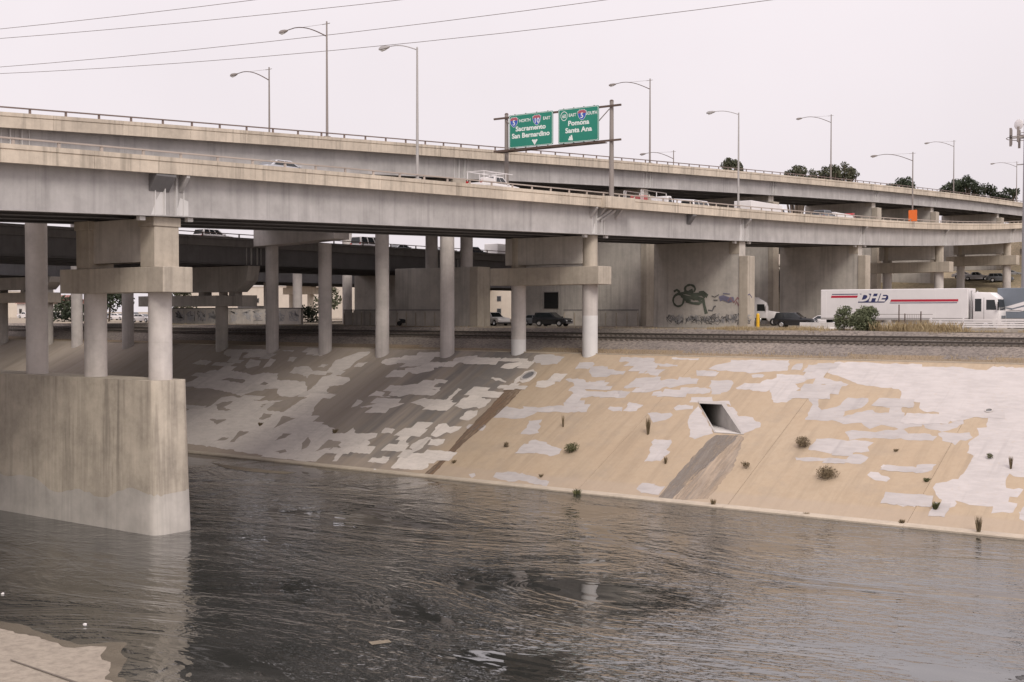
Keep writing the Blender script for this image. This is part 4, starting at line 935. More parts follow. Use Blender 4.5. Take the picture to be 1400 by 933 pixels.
def boxtruck(label, loc, rz, paint, boxm, Lb, hb, group, z0=.95, name='box_truck', cat='truck'):
    e = thing(name, label, cat, loc, rz, group); x0 = -Lb / 2 - .4
    MB().box(x0, x0 + Lb, -1.25, 1.25, z0, z0 + hb).build('cargo_box', boxm, e, bevel=.04)
    MB().box(x0, x0 + Lb + 2.2, -.45, .45, .55, .9).build('chassis', M_BLACK, e)
    x1 = x0 + Lb + .15
    side_prism([(x1, .6), (x1, 2.35), (x1 + .9, 2.4), (x1 + 1.35, 1.55), (x1 + 2.2, 1.4), (x1 + 2.3, .6)], 1.08, paint, e, 'cab', .06)
    for s in (-1, 1): MB().add([(x1 + .25, s * 1.093, 1.5), (x1 + 1.15, s * 1.093, 1.5), (x1 + .85, s * 1.093, 2.2), (x1 + .25, s * 1.093, 2.2)], [(0, 1, 2, 3)]).build('side_window', M_GLASS, e)
    MB().add([(x1 + 1.345, -.9, 1.62), (x1 + 1.345, .9, 1.62), (x1 + .95, .9, 2.33), (x1 + .95, -.9, 2.33)], [(0, 1, 2, 3)]).build('windscreen', M_GLASS, e)
    for x in (x0 + 1.2, x1 + 1.5):
        for s in (-1, 1): wheel(e, x, s * .98, .48, .28)
    for s in (-1, 1): MB().box(x1 + 2.22, x1 + 2.33, s * .8 - .15, s * .8 + .15, .85, 1.1).build('headlight', M_LAMPG, e, bevel=.02)
    return e
# flatbed with red load, box trucks on the front viaduct
fb = boxtruck('flatbed truck with a red load and stake frame on the front viaduct', onroadA(-71.5, 122.5), HN, M_WHITE, M_GIRD, 6.0, .35, gpA, name='flatbed_truck')
MB().box(-2.3, -1.3, -.9, .9, 1.3, 2.1).build('red_load', mat('faded_red', (.40, .10, .10), rough=.6), fb, bevel=.1)
for x in (-3.2, -2.8, .2, 2.4):
    for s in (-1.1, 1.1): MB().tube([(x, s, 1.3), (x, s, 2.6)], .05, 5).build('stake', M_WHITE, fb)
for s in (-1.1, 1.1): MB().tube([(-3.2, s, 2.6), (2.4, s, 2.6)], .05, 5).build('stake_rail', M_GALVD, fb)
car('white van on the front viaduct between the flatbed and the white lorry', 'van', M_WHITE, onroadA(-71.5, 134.5), HN, gpA)
boxtruck('big white box lorry on the front viaduct with plain sides', onroadA(-72.5, 154), HN, M_WHITE, M_WHITE, 9.5, 1.7, gpA, 1.0)
car('dark suv on the front viaduct behind the white box lorry', 'suv', M_GREYP, onroadA(-67, 163.0), HN, gpA)
bt = boxtruck('white box truck with red cab on the front viaduct beyond the white lorry', onroadA(-72.5, 181), HN, M_REDP, M_WHITE, 7.2, 1.1, gpA)
car('white car on the higher viaduct before the long tree row', 'suv', M_WHITE, (-84.0, 300, railB(300) - 1.1), HN, None)
# low dark viaduct
zD = 22.92 - 1.42 - .1 + .38 - .08
for px_, kind, pm, lab in ((292, 'suv', M_WHITE, 'white suv on the low dark viaduct nearest the river pier cap'), (505, 'van', M_WHITE, 'white van on the low dark viaduct beside the slim columns'), (549, 'sedan', M_SILVER, 'silver car on the low dark viaduct past the slim columns'),
                           (612, 'sedan', M_WHITE, 'white car on the low dark viaduct between the bent columns'), (648, 'suv', M_DARKP, 'black suv on the low dark viaduct by the white lorry')):
    q = onX(px_, 335, -113.4); car(lab, kind, pm, (-113.4, q.y, zD), HN, gpD)
q = onX(672, 338, -113.6); boxtruck('white box truck on the low dark viaduct nearest the front cap beam', (-113.6, q.y + 3, zD), HN, M_WHITE, M_WHITE, 5.5, 1.5, gpD)
# parked under the viaducts
for x, n, kind, pm, rz, lab in ((-108.2, 133.5, 'pickup', M_GREYP, .55, 'dark grey pickup parked by the white pickup under the viaducts'), (-99.6, 130.6, 'pickup', M_WHITE, -.35, 'white pickup parked nose out under the viaducts'),
                                (-95.2, 134.6, 'sedan', M_GREYP, .25, 'dark grey car parked between the front column and the black suv'), (-88.0, 127.6, 'suv', M_DARKP, .1, 'large black suv parked before the wall with the doorway'),
                                (-58.2, 133.2, 'suv', M_DARKP, .15, 'black suv parked by the yellow bollard and white barriers')):
    car(lab, kind, pm, (x, n, GZ + .03), rz, gpP)
for x, n, kind, pm, rz, lab in ((-112.5, 139.5, 'suv', M_GREYP, .7, 'grey suv behind the dark grey pickup under the viaducts'), (-55.2, 135.6, 'sedan', M_WHITE, .1, 'white car behind the black suv by the yellow bollard')):
    car(lab, kind, pm, (x, n, GZ + .03), rz, gpP)
# cars on the far left lot
for px_, py_, kind, pm, rz, lab in ((36, 435.5, 'pickup', M_WHITE, .1, 'white pickup beyond the dry lot by the farthest viaduct column'), (72, 436, 'suv', M_DARKP, .1, 'black suv beyond the dry lot beside the dark tree'), (78, 431.5, 'van', M_WHITE, .4, 'white van parked before the red roofed house'),
                                    (150, 437, 'sedan', M_GREYP, .3, 'grey car half under the dark tree'), (184, 438.5, 'suv', M_SILVER, .2, 'silver suv behind the white car by the pier columns'), (196, 441, 'sedan', M_WHITE, .15, 'white car nearest the tracks by the pier columns'), (162, 438, 'sedan', M_WHITE, .1, 'white car under the dark tree')):
    q = onZ(px_, py_, GZ); car(lab, kind, pm, (q.x, q.y, GZ + .02), rz, gpL)
q = onZ(347, 441, GZ); boxtruck('white box truck parked on the sandy lot behind the slim columns', (q.x, q.y, GZ), .2, M_WHITE, M_WHITE, 4.2, 1.9, None)
q = onN(885, 437, 168); boxtruck('white box truck seen through the gap beside the graffiti wall', (-96.5, 160, GZ + .02), -1.2, M_WHITE, M_WHITE, 5.5, 2.4, None)
# hillside cars on the right
for px_, py_, kind, pm, lab in ((1335, 384, 'pickup', M_SILVER, 'silver pickup parked on the slope behind the front viaduct columns'), (1368, 386, 'suv', M_GREYP, 'grey suv parked on the slope beside the last columns'), (1318, 381, 'sedan', M_WHITE, 'white car parked on the slope behind the far cap beam'), (1384, 377, 'sedan', M_SILVER, 'silver car parked higher up the slope beside the antenna mast')):
    r = ray(px_, py_); t = .05
    while t < .4 and CZ + r[2] * t > hill(r[0] * t, r[1] * t): t += .0002
    q = Vector((r[0] * t, r[1] * t, hill(r[0] * t, r[1] * t))); car(lab, kind, pm, (q.x, q.y, q.z - .05), .2, 'cars parked on the slope')

# semi trailer trucks
def semitrailer(e, x0, x1, zb, zt, m):
    MB().box(x0, x1, -1.28, 1.28, zb, zt).build('trailer_box', m, e, bevel=.04)
    MB().box(x0 + .02, x1 - .02, -1.29, 1.29, zb - .16, zb - .003).build('side_rail', M_GALV, e)
    for s in (-1, 1):
        for i in range(12):
            x = x0 + .6 + i * (x1 - x0 - 1.2) / 11; MB().box(x - .015, x + .015, s * 1.281 - .006, s * 1.281 + .006, zb + .02, zt - .05).build('panel_seam', M_WHITE if m == M_WHITE else m, e)
        for x in (x0 + 1.4, x0 + 2.7): wheel(e, x, s * 1.02, .51, .5)
        MB().box(x1 - 3.6, x1 - 3.4, s * .8 - .08, s * .8 + .08, .15, zb - .16).build('landing_leg', M_GIRD, e)
    MB().box(x0 + .3, x0 + 4.0, -.5, .5, .75, zb - .16).build('bogie', M_BLACK, e)
    MB().box(x0 - .0, x0 + .08, -1.2, 1.2, .55, .7).build('rear_bumper', M_GALV, e)
def tractor(e, xb, m):        # xb: rear of sleeper, cab forward (+x)
    MB().box(xb - 3.2, xb + 4.6, -.45, .45, .7, 1.0).build('chassis', M_BLACK, e)
    side_prism([(xb, 1.0), (xb, 3.55), (xb + .5, 3.85), (xb + 1.5, 3.75), (xb + 2.6, 3.05), (xb + 2.75, 1.0)], 1.2, m, e, 'cab', .1)
    side_prism([(xb + 2.6, .9), (xb + 2.6, 2.05), (xb + 4.2, 1.8), (xb + 4.7, 1.5), (xb + 4.75, .6), (xb + 4.5, .5), (xb + 2.9, .6)], .95, m, e, 'hood', .1)
    for s in (-1, 1):
        MB().add([(xb + 1.45, s * 1.212, 1.95), (xb + 2.5, s * 1.212, 1.95), (xb + 2.4, s * 1.212, 2.85), (xb + 1.45, s * 1.212, 2.85)], [(0, 1, 2, 3)]).build('door_window', M_GLASS, e)
        MB().add([(xb + .25, s * 1.212, 2.1), (xb + .95, s * 1.212, 2.1), (xb + .95, s * 1.212, 2.9), (xb + .25, s * 1.212, 2.9)], [(0, 1, 2, 3)]).build('sleeper_window', M_GLASS, e)
        for x in (xb - 2.6, xb - 1.3, xb + 3.6): wheel(e, x, s * 1.0, .51, .34)
        MB().cyl(xb + .9, s * 1.12, .55, 1.0, .28, seg=12).build('tank_strap', M_CHROME, e)
        MB().box(xb + .2, xb + 2.0, s * .95 - .28, s * .95 + .28, .5, .98).build('fuel_tank', M_CHROME, e, bevel=.1, bseg=2)
        MB().cyl(xb - .15, s * 1.0, 1.0, 3.9, .08, seg=10).build('exhaust_stack', M_CHROME, e)
        MB().box(xb + 2.6, xb + 2.7, s * 1.4 - .1, s * 1.4 + .1, 2.0, 2.7).build('mirror', m, e, bevel=.02)
    MB().add([(xb + 2.66, -1.0, 2.15), (xb + 2.66, 1.0, 2.15), (xb + 2.58, .95, 2.98), (xb + 2.58, -.95, 2.98)], [(0, 1, 2, 3)]).build('windscreen', M_GLASS, e)
    MB().box(xb + 4.76, xb + 4.8, -.5, .5, .8, 1.5).build('grille', M_CHROME, e)
def cabover(e, xb, m):
    MB().box(xb - 3.2, xb + 2.4, -.45, .45, .7, 1.0).build('chassis', M_BLACK, e)
    side_prism([(xb, .95), (xb, 3.5), (xb + .3, 3.75), (xb + 1.6, 3.7), (xb + 2.2, 3.2), (xb + 2.45, 1.9), (xb + 2.5, .55), (xb + 1.9, .5), (xb + 1.75, .95)], 1.22, m, e, 'cab', .08)
    for s in (-1, 1):
        MB().add([(xb + 1.25, s * 1.232, 2.05), (xb + 2.2, s * 1.232, 2.05), (xb + 2.02, s * 1.232, 3.0), (xb + 1.25, s * 1.232, 3.0)], [(0, 1, 2, 3)]).build('door_window', M_GLASS, e)
        MB().add([(xb + .2, s * 1.232, 1.9), (xb + .8, s * 1.232, 1.9), (xb + .8, s * 1.232, 3.1), (xb + .2, s * 1.232, 3.1)], [(0, 1, 2, 3)]).build('sleeper_panel', M_GLASS, e)
        MB().box(xb + 1.02, xb + 1.05, s * 1.225 - .01, s * 1.225 + .01, 1.0, 3.2).build('door_seam', M_GIRD, e)
        for x in (xb - 2.6, xb - 1.3, xb + 1.2): wheel(e, x, s * 1.0, .51, .34)
        MB().box(xb - .9, xb + .3, s * .95 - .28, s * .95 + .28, .5, .95).build('fuel_tank', M_CHROME, e, bevel=.08, bseg=2)
        MB().cyl(xb - .2, s * 1.0, 1.0, 3.9, .08, seg=10).build('exhaust_stack', M_CHROME, e)
        MB().box(xb + 2.35, xb + 2.45, s * 1.42 - .1, s * 1.42 + .1, 2.0, 2.8).build('mirror', M_BLACK, e, bevel=.02)
    MB().add([(xb + 2.435, -1.05, 2.0), (xb + 2.435, 1.05, 2.0), (xb + 2.245, 1.0, 3.05), (xb + 2.245, -1.0, 3.05)], [(0, 1, 2, 3)]).build('windscreen', M_GLASS, e)
    MB().box(xb + 2.49, xb + 2.53, -.7, .7, .85, 1.5).build('grille', M_CHROME, e)
t1 = thing('semi_truck', 'long white semi truck with red and navy stripes parked behind the dry grass', 'truck', (-43.1, 123.1, GZ), 0)
semitrailer(t1, -7.4, 7.4, 1.22, 4.12, M_WHITE); cabover(t1, 7.85, M_WHITE)
TY = -1.289
def tprint(poly, m, name, off=.004): return MB().add([(x, TY - off, z) for x, z in poly], [tuple(range(len(poly)))]).build(name, m, t1)
tprint([(-6.3, 3.28), (-3.55, 3.28), (-3.45, 3.50), (-6.25, 3.50)], M_PRED, 'red_stripe'); tprint([(-6.2, 3.6), (-3.5, 3.6), (-3.46, 3.68), (-6.2, 3.68)], M_NAVY, 'navy_stripe')
tprint([(-.15, 2.86), (6.5, 2.86), (6.5, 3.08), (-.05, 3.08)], M_PRED, 'red_stripe'); tprint([(-.2, 2.70), (6.4, 2.70), (6.4, 2.77), (-.2, 2.77)], M_NAVY, 'navy_stripe')
tprint([(-3.45, 2.78), (-.75, 2.78), (-.35, 3.15), (-.35, 3.45), (-.7, 3.68), (-3.3, 3.68), (-3.0, 3.5), (-3.3, 3.1)], M_NAVY, 'logo_ground')
text_mesh('DHE', 1.12, M_WHITE, t1, 'lettering', (-2.05, TY, 3.27), (1, 0, 0), (0, 0, 1), (0, -1, 0), .008, shear=.3, bold=.045, sx=1.22)
t2 = thing('semi_trailer', 'slate grey semi trailer with a white wing emblem beside the white cab', 'trailer', (-25.6, 125.4, GZ), 0)
semitrailer(t2, -8.0, 7, 1.22, 4.15, M_BLUEG)
TYs = TY
for poly in ([(-4.6, 2.3), (-1.2, 3.05), (3.2, 3.3), (3.2, 2.75), (-1.2, 2.7), (-3.6, 2.2)], [(-4.2, 2.0), (-3.4, 2.12), (-1.0, 2.55), (3.2, 2.6), (3.2, 2.35), (-.5, 2.3), (-2.8, 1.95)], [(-5.0, 2.15), (-4.7, 2.22), (-3.2, 2.0), (-1.5, 2.05), (-2.8, 1.88), (-4.4, 1.9)]):
    MB().add([(x * .75 - 3.9, TYs - .004, z) for x, z in poly], [tuple(range(len(poly)))]).build('wing_emblem', M_WHITE, t2)
t3 = thing('semi_truck', 'white tractor unit nosing out between the graffiti wall and the dark wall', 'truck', (-73.6, 152.5, GZ), .35)
tractor(t3, 0, M_WHITE)
# motorcycle by the metal fence
mc = thing('motorcycle', 'black and white motorcycle parked against the metal fence', 'motorcycle', (-107.2, 121.6, GZ + .03), .4)
for x in (-.72, .72): wheel(mc, x, .08, .31, .14)
side_prism([(-.6, .55), (-.5, .85), (.1, .78), (.45, .95), (.6, .8), (.35, .4), (-.2, .35)], .14, M_DARKP, mc, 'frame', .04)
side_prism([(-.75, .82), (-.7, .92), (.05, .86), (.1, .78), (-.4, .76)], .15, M_BLACK, mc, 'seat', .03)
side_prism([(.4, .9), (.62, 1.25), (.7, 1.2), (.85, .8), (.6, .75)], .2, M_WHITE, mc, 'fairing', .04)
MB().tube([(.55, -.35, 1.08), (.5, 0, 1.05), (.55, .35, 1.08)], .02, 6).build('handlebar', M_CHROME, mc)

# ================================================================== vegetation
def leaves(mesh_name, centers, n_per, size, m, parent, spread, base=None, squash=1.0, tone_up=True):
    V = []; Fc = []; tone = []; zmin = min(c[2] - r for c, r in [(c, spread) if not isinstance(c[0], (tuple, Vector)) else c for c in centers]) if False else None
    allc = np.array([c for c, r in centers]); zlo, zhi = allc[:, 2].min(), allc[:, 2].max() + 1e-3
    cnt = 0; VV = []; TT = []
    for c, r in centers:
        k = max(4, int(n_per * r * r)); d = rng.normal(size=(k, 3)); d /= np.linalg.norm(d, axis=1)[:, None]
        P = np.array(c) + d * (r * rng.uniform(.35, 1.05, size=(k, 1)) ** .6) * np.array([1, 1, squash])
        a = rng.normal(size=(k, 3)); a /= np.linalg.norm(a, axis=1)[:, None]; b = np.cross(a, rng.normal(size=(k, 3))); b /= np.linalg.norm(b, axis=1)[:, None] + 1e-9
        s = size * rng.uniform(.6, 1.3, size=(k, 1)); q = np.stack([P - a * s, P + b * s * .45, P + a * s, P - b * s * .45], 1)
        VV.append(q.reshape(-1, 3)); base_t = rng.uniform(0, 1); TT.append(np.repeat(np.clip(.25 * base_t + rng.uniform(0, .55, k), 0, 1), 4))
    VV = np.concatenate(VV); TT = np.concatenate(TT); nq = len(VV) // 4
    o0 = np.array(ORG.get(parent.name, Vector())) if parent else np.zeros(3)
    me = bpy.data.meshes.new(mesh_name); me.vertices.add(len(VV)); me.vertices.foreach_set('co', (VV - o0).astype(np.float32).ravel())
    me.loops.add(nq * 4); me.loops.foreach_set('vertex_index', np.arange(nq * 4, dtype=np.int32)); me.polygons.add(nq)
    me.polygons.foreach_set('loop_start', np.arange(0, nq * 4, 4, dtype=np.int32)); me.update(calc_edges=True)
    at = me.attributes.new('tone', 'FLOAT', 'POINT'); at.data.foreach_set('value', TT.astype(np.float32))
    me.materials.append(m); o = bpy.data.objects.new(mesh_name, me); COL.objects.link(o)
    if parent: o.parent = parent; ORG[o.name] = Vector(o0)
    return o
def tree(label, base, H, W, m, group, name='tree', lobes=14, dens=60, leaf=.34, trunk=.35, seed=1, dome=False):
    r_ = random.Random(seed); e = wthing(name, label, 'tree', base, group); b = Vector(base)
    t = MB(); k = Vector((b.x + r_.uniform(-.3, .3), b.y, b.z + H * .45)); t.tube([b - Vector((0, 0, .4)), b.lerp(k, .5) + Vector((.1, 0, 0)), k], H * .028, 8, H * .018)
    cs = []
    for i in range(lobes):
        a = r_.uniform(0, 2 * math.pi); rr = W * .5 * math.sqrt(r_.random()) * .85; zz = H * r_.uniform(trunk, .93); f = 1 - .55 * max(0, (zz / H - .6)) / .4
        c = Vector((b.x + rr * f * math.cos(a), b.y + rr * f * math.sin(a), b.z + zz)); rad = W * r_.uniform(.15, .25); cs.append((c, rad))
        if dome:
            u = r_.uniform(-1, 1); rr = math.sqrt(1 - u * u) * r_.uniform(.5, 1); rad = W * r_.uniform(.12, .24); cs[-1] = (Vector((b.x + rr * math.cos(a) * W * .46, b.y + rr * math.sin(a) * W * .46, b.z + H - W * .45 + u * W * .30 + r_.uniform(-.1, .1) * W)), rad); c = cs[-1][0]
        t.tube([k + Vector((0, 0, -H * .1 * r_.random())), k.lerp(c, .6) + Vector((0, 0, .2)), c], H * .010, 5, H * .004)
    zt_ = max(c.z + r * .8 for c, r in cs); cs = [(c + Vector((0, 0, b.z + H - zt_)), r) for c, r in cs]
    t.build('trunk', M_TRUNK, e); leaves('crown', cs, dens, leaf, m, e, 1, squash=.8); return e
gt = 'trees on the bluff behind the viaducts'
def hilltree(px_, ytop, wpx, dist, label, seed, m=L_OLIVE, lob=14):
    r = ray(px_, ytop); t = dist / F; top = Vector((r[0] * t, r[1] * t, CZ + r[2] * t)); W = 1.22 * wpx * dist / F; gz = hill(top.x, top.y) - .3; H = top.z - gz
    tree(label, (top.x, top.y, gz), H, W, m, gt, seed=seed, lobes=lob + 8, dens=40, leaf=.42, dome=True)
hilltree(1000, 216, 27, 400, 'lone small bushy tree above the higher viaduct beside a plain lamp', 3)
hilltree(1088, 226, 36, 405, 'low rounded tree above the higher viaduct, first of the middle trees', 4)
hilltree(1112, 231, 26, 408, 'smallest tree between the rounded and the tall bluff trees', 5, lob=9)
hilltree(1134, 225, 26, 405, 'bluff tree directly behind the tie-rod lamp post', 6)
hilltree(1157, 221, 27, 410, 'tallest airy tree of the middle bluff group', 7)
hilltree(1230, 242, 30, 415, 'solitary dark bluff tree beside the orange sign lamp', 8, L_DARK)
hilltree(1297, 248, 22, 415, 'small tree starting the long bluff tree row', 9, L_DARK)
hilltree(1322, 239, 32, 415, 'tallest tree of the long bluff tree row', 10, L_DARK, 18)
hilltree(1347, 251, 30, 417, 'dense rounded tree in the middle of the long bluff tree row', 11, L_DARK)
hilltree(1366, 262, 18, 417, 'low tree in the dip of the long bluff tree row', 12, L_DARK, 8)
hilltree(1381, 256, 24, 417, 'last tree of the long bluff tree row, by the antenna mast', 13, L_DARK)
q = onZ(100, 440, GZ); tree('dark bushy tree on the dry lot by the red roofed house', (q.x, q.y, GZ), 8.5, 8, L_DARK, None, seed=21, trunk=.12, lobes=20, dens=30, leaf=.4)
q = onZ(149, 440, GZ); tree('dark low tree beside the pier columns on the dry lot', (q.x, q.y, GZ), 7.5, 7.5, L_DARK, None, seed=22, trunk=.12, lobes=18, dens=30, leaf=.4)
q = onZ(420, 441, GZ); tree('low dark bush on the sandy lot behind a slim column', (q.x, q.y, GZ), 3.2, 6, L_DARK, None, name='bush', seed=24, trunk=.1, lobes=12, dens=50, leaf=.25)
tree('grey green bush in front of the white semi truck', (-44.0, 117.0, GZ), 2.5, 2.9, L_GREEN, None, name='bush', seed=23, trunk=.16, lobes=40, dens=420, leaf=.11)
tree('second grey green bush touching the one before the white semi truck', (-46.2, 117.2, GZ), 2.5, 2.2, L_GREEN, None, name='bush', seed=25, trunk=.2, lobes=26, dens=420, leaf=.11)

def blades(name, spots, m, parent, kind=None):
    """spots: (x,y,z,height,lean) -> thin triangles"""
    V = []; T = []
    for (x, y, z, h, ln, w) in spots:
        a = random.uniform(0, 6.283); b = random.uniform(0, 6.283); dx, dy = math.cos(a) * ln * h, math.sin(a) * ln * h; wx, wy = math.cos(b) * w, math.sin(b) * w
        V += [(x - wx, y - wy, z), (x + wx, y + wy, z), (x + dx * .4 + wx * .6, y + dy * .4 + wy * .6, z + h * .6), (x + dx, y + dy, z + h)]; t = random.random(); T += [t * .6, t * .6, t, t]
    o0 = ORG.get(parent.name, Vector()) if parent else Vector()
    me = bpy.data.meshes.new(name); me.from_pydata([(p[0] - o0.x, p[1] - o0.y, p[2] - o0.z) for p in V], [], [(i, i + 1, i + 2, i + 3) for i in range(0, len(V), 4)])
    at = me.attributes.new('tone', 'FLOAT', 'POINT'); at.data.foreach_set('value', np.array(T, dtype=np.float32)); me.materials.append(m)
    o = bpy.data.objects.new(name, me); COL.objects.link(o)
    if parent: o.parent = parent; ORG[o.name] = o0
    if kind: o['kind'] = kind
    return o
sp_ = []
clump = [(random.uniform(-60, -12), random.uniform(114.3, 119.5), random.uniform(.6, 2.2), random.uniform(.2, .6)) for _ in range(60)]
clump += [(x, random.uniform(115.5, 118), random.uniform(.8, 1.6), random.uniform(.6, 1.15)) for x in np.arange(-42, -34, .9)]
for cx, cy, r, h in clump:
    for _ in range(int(170 * r)):
        a = random.uniform(0, 6.283); q = r * math.sqrt(random.random()); y = cy + q * math.sin(a) * .6; x = cx + q * math.cos(a)
        if 113.8 < y < 121 and not (-52.5 < x < -30 and y > 120.5): sp_.append((x, y, GZ - .05 if y > 114.6 else GZ - .2, h * random.uniform(.4, 1.1), random.uniform(.1, .5), .016))
for _ in range(2600):
    x, y = random.uniform(-150, -60), random.uniform(114, 119); 
    if random.random() < .35: sp_.append((x, y, GZ - .05, random.uniform(.1, .35), .4, .02))
for _ in range(1800):
    x, y = random.uniform(-70, 0), random.uniform(100.9, 103.2); sp_.append((x, y, TOPZ + .1 + (y - 101) * .15, random.uniform(.08, .3), .5, .015))
gr = blades('dry_grass', sp_, L_DRY, None, 'stuff'); tag(gr, 'dry straw coloured grass and weeds along the railway strip', 'grass')
# weeds growing from the bank joints
gw = 'weeds on the concrete bank'
for px_, py_, h, r, m, lab in ((692, 611, .55, .35, L_WEED, 'small dark weed on the bank left of the long white patch'.replace(' left of', ' beside')), (782, 619, 1.0, .75, L_WEEDG, 'large round weed by the slanting white patch on the tan bank'), (770, 584, 1.1, .12, L_WEED, 'thin upright weed above the large round weed'),
    (1100, 612, 1.0, .75, L_WEED, 'large round dry weed beside the broad white patches'), (1134, 654, 1.15, .95, L_WEED, 'largest dry weed just below the white patches'), (1020, 641, .75, .4, L_WEED, 'small weed near the wet run below the culvert'),
    (886, 594, 1.5, .2, L_WEED, 'tall reedy weed beside the culvert'), (910, 634, .6, .15, L_WEED, 'thin leaning weed beside the culvert run'), (621, 633, .3, .22, L_WEED, 'small tuft below the rusty run on the bank'),
    (789, 680, .7, .3, L_WEEDG, 'green weed growing at the waterline'), (1279, 696, .5, .28, L_WEEDG, 'dark tuft at the lower edge of the big white area'), (1354, 627, .5, .32, L_WEEDG, 'dark tuft within the big white area'), (1338, 732, 1.3, .22, L_WEED, 'tall weed at the waterline near the big white area'),
    (1382, 641, .9, .14, L_WEED, 'thin stalk within the big white area'), (1225, 617, .2, .2, L_WEED, 'tiny tuft amid the tan paint above two white marks'), (1267, 658, .25, .25, L_WEEDG, 'tiny green tuft beside two white marks'), (975, 693, .6, .2, L_WEED, 'weed on the kerb at the foot of the culvert run'),
    (1102, 706, .3, .25, L_WEED, 'small tuft on the kerb between two larger weeds'), (1233, 717, .35, .25, L_WEED, 'dark tuft on the kerb below the square white mark'), (356, 582, .35, .25, L_WEED, 'small dark tuft in the shaded painted part of the bank'), (458, 592, .4, .3, L_WEED, 'dark tuft beside the brown unpainted part of the bank'), (740, 652, .25, .2, L_WEED, 'tiny tuft above the long white patch by the water')):
    c = onS(px_, py_); e = wthing('weed', lab, 'weed', c, gw)
    s_ = []
    for _ in range(int(120 + 500 * r)):
        a = random.uniform(0, 6.283); q = r * .45 * math.sqrt(random.random()); x, y = c.x + q * math.cos(a), c.y + q * math.sin(a); z = (y - TOE) * SK
        s_.append((x, y, z - .03, h * random.uniform(.35, 1.05), r / h * random.uniform(.1, 1.3), .008))
    if r <= .3: blades('foliage', s_, m, e)
    else: leaves('leaf_clump', [(c + Vector((random.uniform(-.4, .4) * r, 0, h * random.uniform(.2, .55))), r * random.uniform(.45, .75)) for _ in range(8)], 520, .06, m, e, 1, squash=.7)
    MB().tube([c - Vector((0, 0, .1)), c + Vector((0, 0, h * .35))], .03, 5, .015).build('stem', M_TRUNK, e)

# ================================================================== roadside bits on the right
for i in range(4):
    x = -50.6 + i * 3.02; p_ = [(-.3, 0), (-.3, .15), (-.13, .35), (-.09, .82), (.09, .82), (.13, .35), (.3, .15), (.3, 0)]
    b_ = MB().loft([[(x - 1.49, 120.3 + u, GZ + w - .05) for u, w in p_], [(x + 1.49, 120.3 + u, GZ + w - .05) for u, w in p_]]).build('concrete_barrier', M_BARR, bevel=.02)
    tag(b_, 'white concrete barrier in the row before the white semi truck', 'barrier', 'white barriers before the semi truck')
fe = wthing('white_fence', 'low white rail fence on a concrete footing along the truck yard', 'fence', (-30, 118.6, GZ))
MB().box(-38.4, -8, 118.3, 118.7, GZ - .4, GZ + .32).build('footing', M_LOWW, fe, bevel=.02)
for i in range(4): MB().box(-38.3, -8, 118.46, 118.52, GZ + .40 + i * .21, GZ + .56 + i * .21).build('fence_rail', M_WHITE, fe)
for i in range(11): MB().box(-38.2 + i * 3.0, -38.08 + i * 3.0, 118.53, 118.63, GZ + .3, GZ + 1.3).build('fence_post', M_WHITE, fe)
gt_ = wthing('pipe_gate', 'rusty pipe gate with mesh panel standing in the dry grass', 'gate', (-40, 117.6, GZ))
GX = [onN(x, 440, 117.6).x for x in (1229, 1237, 1259, 1198, 1275)]
MB().cyl(GX[0], 117.6, GZ - .2, GZ + 2.55, .06, seg=8).build('post', M_RUST, gt_); MB().cyl(GX[2], 117.6, GZ - .2, GZ + 1.9, .06, seg=8).build('post', M_RUST, gt_); MB().cyl(GX[1], 117.6, GZ - .1, GZ + 1.7, .05, seg=8).build('post', M_RUST, gt_)
for z in (1.62, .75): MB().tube([(GX[3], 117.6, GZ + z + .0), (GX[4], 117.6, GZ + z)], .03, 6).build('pipe', M_GALVD, gt_)
for i in range(9):
    x = GX[1] + (GX[2] - GX[1]) * (i + .5) / 9; MB().box(x - .012, x + .012, 117.59, 117.61, GZ + .1, GZ + 1.6).build('mesh_bar', M_GALVD, gt_)
bo = wthing('bollard', 'yellow steel bollard beside the graffiti wall', 'bollard', (-61.0, 129.2, GZ)); MB().cyl(-61.0, 129.2, GZ - .2, GZ + 1.55, .19, seg=16).build('post', M_YEL, bo, smooth=True); MB().cyl(-61.0, 129.2, GZ + 1.55, GZ + 1.68, .19, .08, 16).build('cap', M_YEL, bo, smooth=True)
# antenna mast
am = wthing('antenna_mast', 'tall grey steel mast with antenna cluster and white dish', 'mast', (-40.0, 157, GZ)); q = onN(1404, 300, 157); mx_, mn = q.x, 157
MB().cyl(mx_, mn, GZ - .3, 37.0, .60, .44, 18).build('pole', M_MAST, am, smooth=True)
for i in range(9):
    a = 2 * math.pi * i / 9 + .2; x, y = mx_ + 2.0 * math.cos(a), mn + 1.9 * math.sin(a)
    for z in (34.9,): MB().tube([(mx_, mn, z), (x, y, z)], .06, 6).build('arm', M_GALV, am)
    for dz in (-.75, .15):
        MB().box(x - .13, x + .13, y - .1, y + .1, 34.9 + dz - .35 * (i % 2), 34.9 + dz + .95).build('antenna', M_GALVD, am, bevel=.02)
for r_, z in ((2.4, 34.8), (1.2, 35.3)):
    pts = [(mx_ + r_ * math.cos(2 * math.pi * i / 20), mn + r_ * math.sin(2 * math.pi * i / 20), z) for i in range(21)]; MB().tube(pts, .045, 5).build('ring', M_GALVD, am)
dsh = MB(); c0 = Vector((mx_ - .9, mn - .5, 36.4)); ax = Vector((-.35, -.93, 0)).normalized(); u_ = Vector((0, 0, 1)); w_ = ax.cross(u_)
rings = [[c0 + ax * h + (u_ * math.sin(2 * math.pi * j / 20) + w_ * math.cos(2 * math.pi * j / 20)) * r for j in range(20)] for h, r in ((-.25, .2), (-.15, .45), (0, .62), (.05, .62), (.1, .4), (.12, .1))]
